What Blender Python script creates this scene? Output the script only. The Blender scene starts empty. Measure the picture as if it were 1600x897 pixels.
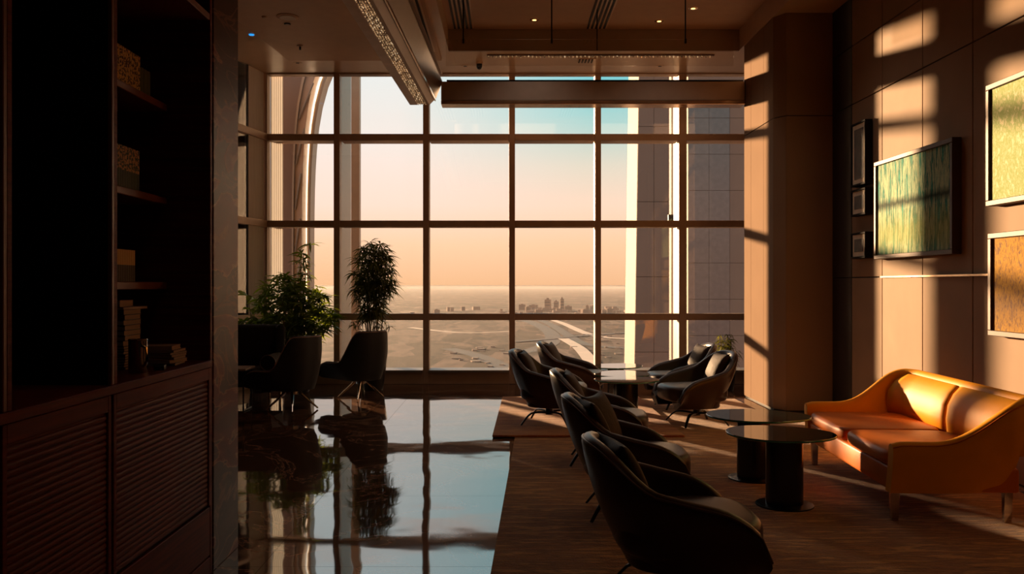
import bpy, bmesh, math, random
from mathutils import Vector, Matrix
PI = math.pi
R = math.radians
random.seed(7)
S = bpy.context.scene
C = S.collection

# ------------------------------------------------------------------ camera
F = 1360.0            # focal length in pixels of a 1600 px wide frame
VPX, VPY = 790.0, 445.0
H = 1.5
cam = bpy.data.cameras.new('camera')
camo = bpy.data.objects.new('camera', cam); C.objects.link(camo)
camo.location = (0, 0, H); camo.rotation_euler = (R(90), 0, 0)
cam.sensor_width = 36; cam.lens = F / 1600 * 36
cam.shift_x = (800 - VPX) / 1600; cam.shift_y = -(448.5 - VPY) / 1600
cam.clip_start = 0.05; cam.clip_end = 600000
S.camera = camo
S.view_settings.view_transform = 'Standard'
S.view_settings.look = 'None'
S.view_settings.exposure = 0.0
S.view_settings.gamma = 1.0
S.cycles.use_denoising = True
S.cycles.max_bounces = 8
S.cycles.diffuse_bounces = 5
S.cycles.glossy_bounces = 4
S.cycles.transparent_max_bounces = 16
S.cycles.volume_bounces = 1
S.cycles.caustics_reflective = False
S.cycles.caustics_refractive = False
S.cycles.sample_clamp_indirect = 3.0

# ------------------------------------------------------------------ world
SUN_K = 0.60         # the sun stands towards (-K, 1)
SUN_TAN = 0.118
W = bpy.data.worlds.new('dusk_sky'); S.world = W; W.use_nodes = True
nt = W.node_tree; nt.nodes.clear()
def N(nt, t, **kw):
    n = nt.nodes.new(t)
    for k, v in kw.items():
        if k == 'inp':
            for a, b in v.items(): n.inputs[a].default_value = b
        else: setattr(n, k, v)
    return n
def ramp(nt, stops, interp='LINEAR'):
    n = nt.nodes.new('ShaderNodeValToRGB'); cr = n.color_ramp; cr.interpolation = interp
    while len(cr.elements) < len(stops): cr.elements.new(0.5)
    for e, (p, c) in zip(cr.elements, stops):
        e.position = p; e.color = (c[0], c[1], c[2], 1) if len(c) == 3 else c
    return n
def srgb(r, g, b):
    f = lambda v: (v / 255 / 12.92) if v <= 10 else ((v / 255 + 0.055) / 1.055) ** 2.4
    return (f(r), f(g), f(b))
tc = N(nt, 'ShaderNodeTexCoord')
sep = N(nt, 'ShaderNodeSeparateXYZ'); nt.links.new(tc.outputs['Generated'], sep.inputs[0])
# elevation ramps: towards the sun (pale) and away from it (teal)
mr = N(nt, 'ShaderNodeMapRange', inp={'From Min': -0.05, 'From Max': 0.45}); nt.links.new(sep.outputs['Z'], mr.inputs['Value'])
e = lambda s: (s + 0.05) / 0.5
ra = ramp(nt, [(e(-.05), srgb(214, 160, 125)), (e(0.0), srgb(240, 186, 140)), (e(.045), srgb(250, 204, 166)), (e(.09), srgb(252, 218, 200)),
               (e(.16), srgb(238, 226, 218)), (e(.23), srgb(226, 228, 226)), (e(.40), srgb(196, 216, 220))])
rb = ramp(nt, [(e(-.05), srgb(210, 158, 125)), (e(0.0), srgb(236, 182, 138)), (e(.045), srgb(247, 200, 160)), (e(.09), srgb(246, 212, 188)),
               (e(.135), srgb(222, 212, 194)), (e(.19), srgb(160, 206, 204)), (e(.23), srgb(120, 196, 202)), (e(.40), srgb(138, 196, 208))])
nt.links.new(mr.outputs[0], ra.inputs[0]); nt.links.new(mr.outputs[0], rb.inputs[0])
mx = N(nt, 'ShaderNodeMapRange', inp={'From Min': -0.12, 'From Max': 0.10}); nt.links.new(sep.outputs['X'], mx.inputs['Value'])
mixs = N(nt, 'ShaderNodeMix', data_type='RGBA'); nt.links.new(mx.outputs[0], mixs.inputs[0])
nt.links.new(ra.outputs[0], mixs.inputs[6]); nt.links.new(rb.outputs[0], mixs.inputs[7])
# thin pink cirrus high up
mp = N(nt, 'ShaderNodeMapping', inp={'Scale': (2.2, 2.2, 16)}); nt.links.new(tc.outputs['Generated'], mp.inputs[0])
nz = N(nt, 'ShaderNodeTexNoise', inp={'Scale': 2.0, 'Detail': 5.0}); nt.links.new(mp.outputs[0], nz.inputs['Vector'])
cr_ = ramp(nt, [(0.5, (0, 0, 0)), (0.72, (1, 1, 1))]); nt.links.new(nz.outputs['Fac'], cr_.inputs[0])
ce = N(nt, 'ShaderNodeMapRange', inp={'From Min': 0.18, 'From Max': 0.26}); nt.links.new(sep.outputs['Z'], ce.inputs['Value'])
mm = N(nt, 'ShaderNodeMath', operation='MULTIPLY'); nt.links.new(cr_.outputs[0], mm.inputs[0]); nt.links.new(ce.outputs[0], mm.inputs[1])
mixc = N(nt, 'ShaderNodeMix', data_type='RGBA'); nt.links.new(mm.outputs[0], mixc.inputs[0])
nt.links.new(mixs.outputs[2], mixc.inputs[6]); mixc.inputs[7].default_value = (*srgb(236, 196, 180), 1)
bg = N(nt, 'ShaderNodeBackground', inp={'Strength': 1.22}); nt.links.new(mixc.outputs[2], bg.inputs[0])
out = N(nt, 'ShaderNodeOutputWorld'); nt.links.new(bg.outputs[0], out.inputs[0])

# ------------------------------------------------------------------ sun
sl = bpy.data.lights.new('low_sun', 'SUN'); so = bpy.data.objects.new('low_sun', sl); C.objects.link(so)
sl.energy = 14.5; sl.color = (1.0, 0.63, 0.34); sl.angle = R(1.6)
so.rotation_euler = Vector((-SUN_K, 1.0, SUN_TAN * math.hypot(SUN_K, 1))).to_track_quat('Z', 'Y').to_euler()
so.location = (-6, 20, 8)
# daylight portal in the window opening (guides sampling, emits nothing)
pl = bpy.data.lights.new('window_daylight_portal', 'AREA'); po = bpy.data.objects.new('window_daylight_portal', pl); C.objects.link(po)
# dim warm spots: beams for the visible downlights, plus fill added out of view
for i_, (lx, ly) in enumerate(((.36, 10.9), (2.0, 10.7), (2.35, 8.6), (.4, 7.5), (-.3, 1.0))):
    l_ = bpy.data.lights.new('downlight_beam', 'SPOT'); lo_ = bpy.data.objects.new('downlight_beam', l_); C.objects.link(lo_)
    l_.energy = 22 if ly > 8 else 13; l_.color = (1.0, .82, .66); l_.spot_size = R(120); l_.spot_blend = .9; l_.shadow_soft_size = .12
    lo_.location = (lx, ly, 4.93)
pl.shape = 'RECTANGLE'; pl.size = 7.2; pl.size_y = 4.5; pl.cycles.is_portal = True
po.location = (0.0, 13.12, 2.43); po.rotation_euler = (R(90), 0, PI); po.rotation_euler = (R(-90), 0, 0)

# ------------------------------------------------------------------ materials
MATS = {}
def mat(name):
    m = bpy.data.materials.new(name); m.use_nodes = True; MATS[name] = m
    return m, m.node_tree, m.node_tree.nodes['Principled BSDF']
def pbr(name, col, rough=0.5, metal=0.0, spec=0.5, var=0.12, vscale=6.0, bump=0.0, bscale=60.0, coat=0.0, ior=None, stretch=(1, 1, 1), emit=None):
    m, t, b = mat(name)
    c = srgb(*col)
    tcn = N(t, 'ShaderNodeTexCoord'); mpn = N(t, 'ShaderNodeMapping', inp={'Scale': stretch}); t.links.new(tcn.outputs['Object'], mpn.inputs[0])
    n = N(t, 'ShaderNodeTexNoise', inp={'Scale': vscale, 'Detail': 4.0}); t.links.new(mpn.outputs[0], n.inputs['Vector'])
    r = ramp(t, [(0.3, tuple(v * (1 - var) for v in c)), (0.7, tuple(min(1, v * (1 + var)) for v in c))])
    t.links.new(n.outputs['Fac'], r.inputs[0]); t.links.new(r.outputs[0], b.inputs['Base Color'])
    b.inputs['Roughness'].default_value = rough; b.inputs['Metallic'].default_value = metal
    b.inputs['Specular IOR Level'].default_value = spec
    b.inputs['Coat Weight'].default_value = coat
    if ior: b.inputs['IOR'].default_value = ior
    if bump:
        n2 = N(t, 'ShaderNodeTexNoise', inp={'Scale': bscale, 'Detail': 3.0}); t.links.new(mpn.outputs[0], n2.inputs['Vector'])
        bp = N(t, 'ShaderNodeBump', inp={'Strength': bump, 'Distance': 0.01}); t.links.new(n2.outputs['Fac'], bp.inputs['Height'])
        t.links.new(bp.outputs[0], b.inputs['Normal'])
    if emit:
        b.inputs['Emission Color'].default_value = (*srgb(*emit[:3]), 1); b.inputs['Emission Strength'].default_value = emit[3]
    return m
def glass(name, tint, ior=1.5, spec_boost=1.0):
    m, t, b = mat(name); t.nodes.remove(b)
    o = t.nodes['Material Output']
    tr = N(t, 'ShaderNodeBsdfTransparent'); tr.inputs[0].default_value = (*tint, 1)
    gl = N(t, 'ShaderNodeBsdfGlossy', inp={'Roughness': 0.01}); gl.inputs[0].default_value = (1, 1, 1, 1)
    fr = N(t, 'ShaderNodeFresnel', inp={'IOR': ior})
    g = N(t, 'ShaderNodeNewGeometry')
    mu = N(t, 'ShaderNodeMath', operation='MULTIPLY', inp={1: spec_boost}); t.links.new(fr.outputs[0], mu.inputs[0])
    mi = N(t, 'ShaderNodeMixShader'); t.links.new(mu.outputs[0], mi.inputs[0]); t.links.new(tr.outputs[0], mi.inputs[1]); t.links.new(gl.outputs[0], mi.inputs[2])
    t.links.new(mi.outputs[0], o.inputs[0])
    return m

M = {}
M['alu'] = pbr('window_aluminium', (176, 150, 130), 0.45, 0.15, var=.05)
M['alu_light'] = pbr('fin_aluminium', (136, 126, 118), 0.4, 0.3, var=.05)
M['glass'] = glass('clear_glass', (1.0, 0.995, 0.985))
M['screen_glass'] = glass('screen_glass', (0.95, 0.93, 0.9))
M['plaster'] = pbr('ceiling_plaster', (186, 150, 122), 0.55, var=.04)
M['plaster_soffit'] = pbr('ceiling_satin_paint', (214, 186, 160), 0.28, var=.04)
M['bulkhead'] = pbr('bulkhead_panel', (166, 144, 130), 0.45, var=.05)
M['wallp'] = pbr('wall_panel_leather', (164, 138, 114), 0.7, spec=.15, var=.07, vscale=2.5, bump=.08, bscale=180)
M['wall_dark'] = pbr('dark_plaster', (46, 34, 28), 0.6)
M['pillar'] = pbr('pillar_panel', (150, 122, 98), 0.85, spec=.05, var=.05, vscale=2)
M['groove'] = pbr('panel_joint', (30, 22, 18), 0.7)
M['brass_rail'] = pbr('polished_rail', (220, 190, 160), 0.18, 0.9)
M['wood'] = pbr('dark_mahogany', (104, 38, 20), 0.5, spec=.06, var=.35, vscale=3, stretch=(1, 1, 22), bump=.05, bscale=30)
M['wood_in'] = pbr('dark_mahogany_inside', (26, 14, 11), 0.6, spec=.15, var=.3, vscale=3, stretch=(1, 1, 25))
M['trough_grey'] = pbr('trough_paint', (196, 174, 168), .4)
M['wood_edge'] = pbr('mahogany_edge', (120, 62, 40), 0.4, spec=.25, var=.2, vscale=4)
M['leather'] = pbr('brown_leather', (58, 38, 30), 0.33, var=.15, vscale=5, bump=.10, bscale=220)
M['leather_seam'] = pbr('brown_leather_piping', (92, 64, 50), 0.3)
M['leather_cushion'] = pbr('creased_brown_leather', (50, 32, 25), 0.65, spec=.25, var=.2, vscale=4, bump=.5, bscale=14)
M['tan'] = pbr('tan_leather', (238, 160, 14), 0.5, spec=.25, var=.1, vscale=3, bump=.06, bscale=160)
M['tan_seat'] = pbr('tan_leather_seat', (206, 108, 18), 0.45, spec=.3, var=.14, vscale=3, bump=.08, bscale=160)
M['blackfab'] = pbr('black_fabric', (24, 19, 18), 0.75, bump=.1, bscale=300)
M['blackfab_edge'] = pbr('dark_welt', (150, 120, 104), 0.5)  # piping lightened to paint in the rim highlights
M['chrome'] = pbr('chrome', (200, 190, 182), 0.12, 1.0, var=.02)
M['darkmetal'] = pbr('blackened_metal', (28, 25, 25), 0.3, 0.5)
M['drum'] = pbr('black_lacquer', (20, 17, 17), 0.25)
M['pot'] = pbr('dark_pot', (34, 28, 27), 0.35)
M['soil'] = pbr('soil', (34, 24, 18), 0.9, bump=.5)
M['stem'] = pbr('plant_stem', (110, 90, 52), 0.6)
M['linen'] = None

# tabletop glass: dark back-painted green glass
M['table_glass'] = pbr('green_table_glass', (26, 44, 40), 0.03, 0, 0.5, var=.03, ior=2.5)
M['table_edge'] = pbr('table_glass_edge', (70, 150, 130), 0.08, ior=1.6)

def leafmat(name, c1, c2, tl):
    m, t, b = mat(name)
    o = t.nodes['Material Output']
    oi = N(t, 'ShaderNodeObjectInfo')
    tcn = N(t, 'ShaderNodeTexCoord')
    n = N(t, 'ShaderNodeTexNoise', inp={'Scale': 9.0}); t.links.new(tcn.outputs['Object'], n.inputs['Vector'])
    ad = N(t, 'ShaderNodeMath', operation='ADD'); t.links.new(oi.outputs['Random'], ad.inputs[0]); t.links.new(n.outputs['Fac'], ad.inputs[1])
    r = ramp(t, [(0.5, srgb(*c1)), (1.0, srgb(*c2))])
    hm = N(t, 'ShaderNodeMath', operation='MULTIPLY', inp={1: 0.75}); t.links.new(ad.outputs[0], hm.inputs[0])
    t.links.new(hm.outputs[0], r.inputs[0]); t.links.new(r.outputs[0], b.inputs['Base Color'])
    b.inputs['Roughness'].default_value = .4
    ts = N(t, 'ShaderNodeBsdfTranslucent'); ts.inputs[0].default_value = (*srgb(*tl), 1)
    mi = N(t, 'ShaderNodeMixShader', inp={0: .35}); t.links.new(b.outputs[0], mi.inputs[1]); t.links.new(ts.outputs[0], mi.inputs[2])
    t.links.new(mi.outputs[0], o.inputs[0])
    return m
M['leaf'] = leafmat('narrow_leaf', (48, 54, 20), (104, 108, 44), (150, 150, 40))
M['leaf2'] = leafmat('bushy_leaf', (40, 56, 16), (110, 128, 36), (170, 190, 40))

# translucent sheer, lit through from behind to imitate sunlit surfaces
m, t, b = mat('sheer_blind'); o = t.nodes['Material Output']
ts = N(t, 'ShaderNodeBsdfTranslucent'); ts.inputs[0].default_value = (.34, .34, .34, 1)
df = N(t, 'ShaderNodeBsdfDiffuse'); df.inputs[0].default_value = (*srgb(220, 190, 150), 1)
mi = N(t, 'ShaderNodeMixShader', inp={0: .45}); t.links.new(ts.outputs[0], mi.inputs[1]); t.links.new(df.outputs[0], mi.inputs[2]); t.links.new(mi.outputs[0], o.inputs[0])
M['sheer'] = m
M['greyblind'] = pbr('grey_woven_panel', (232, 232, 240), 0.8, var=.12, vscale=2, stretch=(60, 60, 1), bump=.1)

# floor marble
m, t, b = mat('polished_marble')
tcn = N(t, 'ShaderNodeTexCoord'); g = N(t, 'ShaderNodeNewGeometry')
n = N(t, 'ShaderNodeTexNoise', inp={'Scale': 0.9, 'Detail': 8.0, 'Roughness': .62, 'Distortion': 1.4}); t.links.new(g.outputs['Position'], n.inputs['Vector'])
r = ramp(t, [(0.30, srgb(70, 48, 38)), (0.48, srgb(96, 66, 50)), (0.50, srgb(170, 132, 106)), (0.52, srgb(94, 66, 50)), (0.75, srgb(122, 88, 68))])
t.links.new(n.outputs['Fac'], r.inputs[0]); t.links.new(r.outputs[0], b.inputs['Base Color'])
b.inputs['Roughness'].default_value = .035; b.inputs['IOR'].default_value = 4.2
b.inputs['Specular Tint'].default_value = (0.92, 0.97, 0.98, 1)
n2 = N(t, 'ShaderNodeTexNoise', inp={'Scale': 1.1, 'Detail': 2.0}); t.links.new(g.outputs['Position'], n2.inputs['Vector'])
bp = N(t, 'ShaderNodeBump', inp={'Strength': .10, 'Distance': .06}); t.links.new(n2.outputs['Fac'], bp.inputs['Height']); t.links.new(bp.outputs[0], b.inputs['Normal'])
M['marble'] = m
# column marble
m, t, b = mat('brown_veined_marble')
g = N(t, 'ShaderNodeNewGeometry'); mpn = N(t, 'ShaderNodeMapping', inp={'Rotation': (R(28), 0, 0), 'Scale': (1, 1, 2.6)}); t.links.new(g.outputs['Position'], mpn.inputs[0])
n = N(t, 'ShaderNodeTexNoise', inp={'Scale': 1.6, 'Detail': 7.0, 'Distortion': .8}); t.links.new(mpn.outputs[0], n.inputs['Vector'])
r = ramp(t, [(0.3, srgb(78, 24, 12)), (0.46, srgb(104, 36, 20)), (0.485, srgb(150, 96, 66)), (0.5, srgb(78, 42, 30)), (0.58, srgb(66, 37, 28)), (0.6, srgb(118, 74, 52)), (0.62, srgb(66, 37, 28)), (0.8, srgb(88, 50, 37))])
t.links.new(n.outputs['Fac'], r.inputs[0]); t.links.new(r.outputs[0], b.inputs['Base Color']); b.inputs['Roughness'].default_value = .35; b.inputs['Specular IOR Level'].default_value = .06
M['brownmarble'] = m
# carpets
def carpet(name, cols, sx, sy, sc):
    m, t, b = mat(name)
    g = N(t, 'ShaderNodeNewGeometry'); mpn = N(t, 'ShaderNodeMapping', inp={'Scale': (sx, sy, 1)}); t.links.new(g.outputs['Position'], mpn.inputs[0])
    n = N(t, 'ShaderNodeTexNoise', inp={'Scale': sc, 'Detail': 9.0, 'Roughness': .68, 'Distortion': .3}); t.links.new(mpn.outputs[0], n.inputs['Vector'])
    r = ramp(t, [(0.32 + .36 * i / (len(cols) - 1), srgb(*c)) for i, c in enumerate(cols)])
    t.links.new(n.outputs['Fac'], r.inputs[0]); t.links.new(r.outputs[0], b.inputs['Base Color'])
    b.inputs['Roughness'].default_value = .95; b.inputs['Specular IOR Level'].default_value = .1
    b.inputs['Sheen Weight'].default_value = .5
    n2 = N(t, 'ShaderNodeTexNoise', inp={'Scale': 90.0, 'Detail': 3.0}); t.links.new(g.outputs['Position'], n2.inputs['Vector'])
    ad = N(t, 'ShaderNodeMath', operation='ADD'); t.links.new(n.outputs['Fac'], ad.inputs[0]); t.links.new(n2.outputs['Fac'], ad.inputs[1])
    bp = N(t, 'ShaderNodeBump', inp={'Strength': .7, 'Distance': .02}); t.links.new(ad.outputs[0], bp.inputs['Height']); t.links.new(bp.outputs[0], b.inputs['Normal'])
    return m
M['carpet'] = carpet('striated_carpet', [(104, 66, 38), (200, 136, 78), (140, 88, 50), (240, 182, 110), (124, 76, 44)], 0.9, 7.0, 2.6)
M['rug'] = carpet('amber_rug', [(128, 70, 34), (214, 140, 66), (170, 88, 44), (232, 166, 90), (144, 62, 36)], 0.7, 5.0, 2.0)

# art
def art(name, cols, sc, stretch, band=None):
    m, t, b = mat(name)
    tcn = N(t, 'ShaderNodeTexCoord'); mpn = N(t, 'ShaderNodeMapping', inp={'Scale': stretch}); t.links.new(tcn.outputs['Object'], mpn.inputs[0])
    n = N(t, 'ShaderNodeTexNoise', inp={'Scale': sc, 'Detail': 10.0, 'Roughness': .7, 'Distortion': .4}); t.links.new(mpn.outputs[0], n.inputs['Vector'])
    r = ramp(t, [(0.28 + .44 * i / (len(cols) - 1), srgb(*c)) for i, c in enumerate(cols)])
    t.links.new(n.outputs['Fac'], r.inputs[0])
    last = r.outputs[0]
    if band:
        sp = N(t, 'ShaderNodeSeparateXYZ'); t.links.new(tcn.outputs['Object'], sp.inputs[0])
        for (axis, a0, a1, soft, col, amt) in band:
            n3 = N(t, 'ShaderNodeTexNoise', inp={'Scale': 14.0, 'Detail': 6.0}); t.links.new(tcn.outputs['Object'], n3.inputs['Vector'])
            jj = N(t, 'ShaderNodeMath', operation='MULTIPLY_ADD', inp={1: soft * 2, 2: -soft}); t.links.new(n3.outputs['Fac'], jj.inputs[0])
            ad = N(t, 'ShaderNodeMath', operation='ADD'); t.links.new(sp.outputs[axis], ad.inputs[0]); t.links.new(jj.outputs[0], ad.inputs[1])
            u = N(t, 'ShaderNodeMapRange', inp={'From Min': a0 - soft, 'From Max': a0 + soft}); t.links.new(ad.outputs[0], u.inputs['Value'])
            v = N(t, 'ShaderNodeMapRange', inp={'From Min': a1 - soft, 'From Max': a1 + soft, 'To Min': 1.0, 'To Max': 0.0}); t.links.new(ad.outputs[0], v.inputs['Value'])
            mu = N(t, 'ShaderNodeMath', operation='MULTIPLY'); t.links.new(u.outputs[0], mu.inputs[0]); t.links.new(v.outputs[0], mu.inputs[1])
            mu2 = N(t, 'ShaderNodeMath', operation='MULTIPLY', inp={1: amt}); t.links.new(mu.outputs[0], mu2.inputs[0])
            mx_ = N(t, 'ShaderNodeMix', data_type='RGBA'); t.links.new(mu2.outputs[0], mx_.inputs[0]); t.links.new(last, mx_.inputs[6]); mx_.inputs[7].default_value = (*srgb(*col), 1)
            last = mx_.outputs[2]
    t.links.new(last, b.inputs['Base Color']); b.inputs['Roughness'].default_value = .8; b.inputs['Specular IOR Level'].default_value = .1
    return m

# ------------------------------------------------------------------ mesh helpers
class MB:
    def __init__(s): s.v = []; s.f = []
    def add(s, vs, fs):
        o = len(s.v); s.v += [tuple(v) for v in vs]; s.f += [tuple(i + o for i in f) for f in fs]; return s
    def box(s, x0, x1, y0, y1, z0, z1):
        return s.add([(x0, y0, z0), (x1, y0, z0), (x1, y1, z0), (x0, y1, z0), (x0, y0, z1), (x1, y0, z1), (x1, y1, z1), (x0, y1, z1)],
                     [(0, 3, 2, 1), (4, 5, 6, 7), (0, 1, 5, 4), (1, 2, 6, 5), (2, 3, 7, 6), (3, 0, 4, 7)])
    def rings(s, rs, cap=True, closed=True):
        n = len(rs[0]); vs = [p for r in rs for p in r]; fs = []
        for i in range(len(rs) - 1):
            for j in range(n if closed else n - 1):
                k = (j + 1) % n
                fs.append((i * n + j, i * n + k, (i + 1) * n + k, (i + 1) * n + j))
        if cap:
            fs.append(tuple(reversed(range(n)))); fs.append(tuple((len(rs) - 1) * n + j for j in range(n)))
        return s.add(vs, fs)
    def lathe(s, prof, c=(0, 0, 0), n=24, ex=1, ey=1):
        return s.rings([[(c[0] + r * ex * math.cos(2 * PI * k / n), c[1] + r * ey * math.sin(2 * PI * k / n), c[2] + z) for k in range(n)] for r, z in prof])
    def tube(s, pts, r, n=8, flat=1.0):
        pts = [Vector(p) for p in pts]; rs = []
        rr = r if isinstance(r, (list, tuple)) else [r] * len(pts)
        for i, p in enumerate(pts):
            d = (pts[min(i + 1, len(pts) - 1)] - pts[max(i - 1, 0)]).normalized()
            up = Vector((0, 0, 1)) if abs(d.z) < .95 else Vector((1, 0, 0))
            a = d.cross(up).normalized(); b_ = a.cross(d).normalized()
            rs.append([p + a * rr[i] * math.cos(2 * PI * k / n) + b_ * rr[i] * flat * math.sin(2 * PI * k / n) for k in range(n)])
        return s.rings(rs)
    def prism(s, poly, z0, z1):
        return s.rings([[(x, y, z0) for x, y in poly], [(x, y, z1) for x, y in poly]])
    def mesh(s, name, m, smooth=False, bevel=0, seg=2):
        me = bpy.data.meshes.new(name); me.from_pydata(s.v, [], s.f); me.update()
        bm = bmesh.new(); bm.from_mesh(me)
        if bevel: bmesh.ops.bevel(bm, geom=list(bm.edges), offset=bevel, segments=seg, profile=.5, affect='EDGES')
        bmesh.ops.recalc_face_normals(bm, faces=bm.faces)
        bm.to_mesh(me); bm.free()
        if m: me.materials.append(m)
        if smooth:
            for p in me.polygons: p.use_smooth = True
            if smooth != 'all':
                bm = bmesh.new(); bm.from_mesh(me)
                for e_ in bm.edges:
                    if len(e_.link_faces) == 2 and e_.calc_face_angle(0) > R(42): e_.smooth = False
                bm.to_mesh(me); bm.free()
        return me
    def build(s, name, m, parent=None, smooth=False, bevel=0, seg=2, loc=None):
        o = bpy.data.objects.new(name, s.mesh(name, m, smooth, bevel, seg)); C.objects.link(o)
        if parent: o.parent = parent
        if loc: o.location = loc
        return o
def tag(o, label=None, cat=None, group=None, kind=None):
    if label: o['label'] = label
    if cat: o['category'] = cat
    if group: o['group'] = group
    if kind: o['kind'] = kind
    return o
def empty(name, loc=(0, 0, 0), rz=0.0, label=None, cat=None, group=None, kind=None):
    o = bpy.data.objects.new(name, None); C.objects.link(o); o.location = loc; o.rotation_euler = (0, 0, rz); o.empty_display_size = .1
    return tag(o, label, cat, group, kind)
def inst(name, me, parent=None, loc=(0, 0, 0), rot=(0, 0, 0), sc=(1, 1, 1)):
    o = bpy.data.objects.new(name, me); C.objects.link(o); o.location = loc; o.rotation_euler = rot; o.scale = sc
    if parent: o.parent = parent
    return o
def struct(o, kind='structure', label=None, cat=None):
    return tag(o, label, cat, None, kind)
def dup(src, loc, rz, label, group=None):
    r_ = src.copy(); C.objects.link(r_); r_.location = loc; r_.rotation_euler = (0, 0, rz)
    r_['label'] = label
    if group: r_['group'] = group
    for ch in [o for o in S.objects if o.parent is src]:
        c = ch.copy(); C.objects.link(c); c.parent = r_
        for gch in [o for o in S.objects if o.parent is ch]:
            d = gch.copy(); C.objects.link(d); d.parent = c
    return r_
def rbox(x0, x1, y0, y1, z0, z1, name, m, parent=None, b=.02, seg=3):
    return MB().box(x0, x1, y0, y1, z0, z1).build(name, m, parent, smooth=True, bevel=b, seg=seg)
def smooth01(x):
    x = max(0, min(1, x)); return x * x * (3 - 2 * x)

# ================================================================== STRUCTURE
WY = 13.2        # window plane
WX = 3.85         # right wall
CZ, CZ2 = 4.70, 4.98
# floor: screed with marble slabs
floor = MB().box(-5.4, WX + .3, -3, WY + .1, -.2, -.022).build('floor', M['groove'])
struct(floor, label='polished brown marble floor of large slabs mirroring the window')
TS = 1.55
tile = MB().box(.0012, TS - .0012, .0012, TS - .0012, -.022, 0).mesh('marble_tile', M['marble'])
for i in range(-4, 3):
    for j in range(-2, 9):
        x0 = -.1 + i * TS + .35; y0 = -.02 + j * TS
        if y0 + TS > WY + .1: continue
        inst('marble_tile', tile, floor, (x0, y0, 0))
edge_t = MB()
MB().box(-5.35, WX, 12.381, WY + .1, -.022, 0).build('marble_border', M['marble'], floor)

# right wall
wr = struct(MB().box(WX + .02, WX + .3, -3, WY + .2, 0, CZ2).build('wall_right', M['groove']), label='taupe panelled wall with thin dark joints')
ys = [10.24, 9.68] + [8.9 - .863 * k for k in range(0, 8)]
zs = [0.0, 1.58, 3.50, 4.15, CZ2]
for a in range(len(ys) - 1):
    for b_ in range(len(zs) - 1):
        y1, y0 = ys[a], ys[a + 1]
        MB().box(WX, WX + .03, y0 + .006, y1 - .006, zs[b_] + .006, zs[b_ + 1] - .006).build('panel', M['wall_dark'] if a == 0 else M['wallp'], wr, bevel=.003, seg=1)  # first column, beside the pillar, is coloured dark for the shade there
MB().box(WX, WX + .03, 10.25, WY, 0, CZ2).build('panel', M['wall_dark'], wr)
MB().box(WX - .022, WX, 6.9, 8.9, 1.572, 1.588).build('metal_rail', M['brass_rail'], wr)
# back wall, and the block that carries the bookcase
struct(MB().box(-5.4, WX + .3, -3.2, -3, 0, CZ2).build('wall_back', M['wall_dark']), label='plain dark wall behind the viewer')
struct(MB().box(-5.4, -2.2, -3, 4.98, 0, CZ2).build('wall_left', M['wall_dark']), label='solid dark wall behind the bookcase')
# lounge left wall (slanted), after its one window pane
def slant(y): return -3.64 - (WY - y) * .2
wl = MB(); wl.prism([(slant(11.5), 11.5), (slant(11.5) - .25, 11.5), (slant(4.9) - .25, 4.9), (slant(4.9), 4.9)], 0, CZ2)
struct(wl.build('wall_lounge', M['wallp']), label='taupe side wall of the lounge beyond the bookcase')
# marble end column
struct(MB().box(-2.2, -1.53, 4.56, 4.98, 0, CZ2).build('wall_end', M['brownmarble'], bevel=.004, seg=1), label='brown veined marble wall end beside the bookcase')
# pillar with a chamfered corner
PX, PF, PN, PC = 3.20, 11.67, 10.41, 10.24
pil = struct(MB().prism([(PX + .016, PF), (PX + .016, PN + .004), (PX + .112, PC + .016), (WX - .002, PC + .016), (WX - .002, PF)], 0, CZ2).build('pillar', M['groove']), label='square beige panelled pillar at the right end of the window')
for (z0, z1) in ((0.02, 3.484), (3.496, CZ2)):
    for (a, b_) in ((PF, 11.36), (11.352, 10.80), (10.792, PN + .004)):
        MB().box(PX, PX + .015, b_, a, z0, z1).build('panel', M['pillar'], pil)
    MB().prism([(PX, PN), (PX + .015, PN + .006), (PX + .115, PC + .012), (PX + .10, PC)], z0, z1).build('panel', M['pillar'], pil)
    MB().box(PX + .104, WX - .004, PC, PC + .015, z0, z1).build('panel', M['pillar'], pil)

# ceiling
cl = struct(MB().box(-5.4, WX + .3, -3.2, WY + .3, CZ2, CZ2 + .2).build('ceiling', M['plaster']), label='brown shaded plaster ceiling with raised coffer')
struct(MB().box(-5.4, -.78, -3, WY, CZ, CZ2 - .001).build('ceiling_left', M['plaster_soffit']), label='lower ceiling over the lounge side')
struct(MB().box(-.78, WX, 11.92, WY, CZ, CZ2 - .001).build('ceiling_window', M['plaster_soffit']), label='lower ceiling strip along the window head')
struct(MB().box(3.188, WX, -3, 11.92, CZ, CZ2 - .001).build('ceiling_right', M['plaster_soffit']), label='lower ceiling strip over the pillar and art wall')
struct(MB().box(-.775, 3.186, 11.86, 11.915, CZ - .012, CZ2 - .002).build('trim_1', M['bulkhead'], bevel=.004, seg=1), label='upright coffer fascia across the ceiling')
struct(MB().prism([(-3.05, 12.24), (-3.28, 9.0), (-3.5, 5.0), (-.9, 5.0), (-.9, 12.24)], CZ - .05, CZ - .001).build('trim_2', M['plaster']), label='dropped brown ceiling panel over the lounge')

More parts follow.
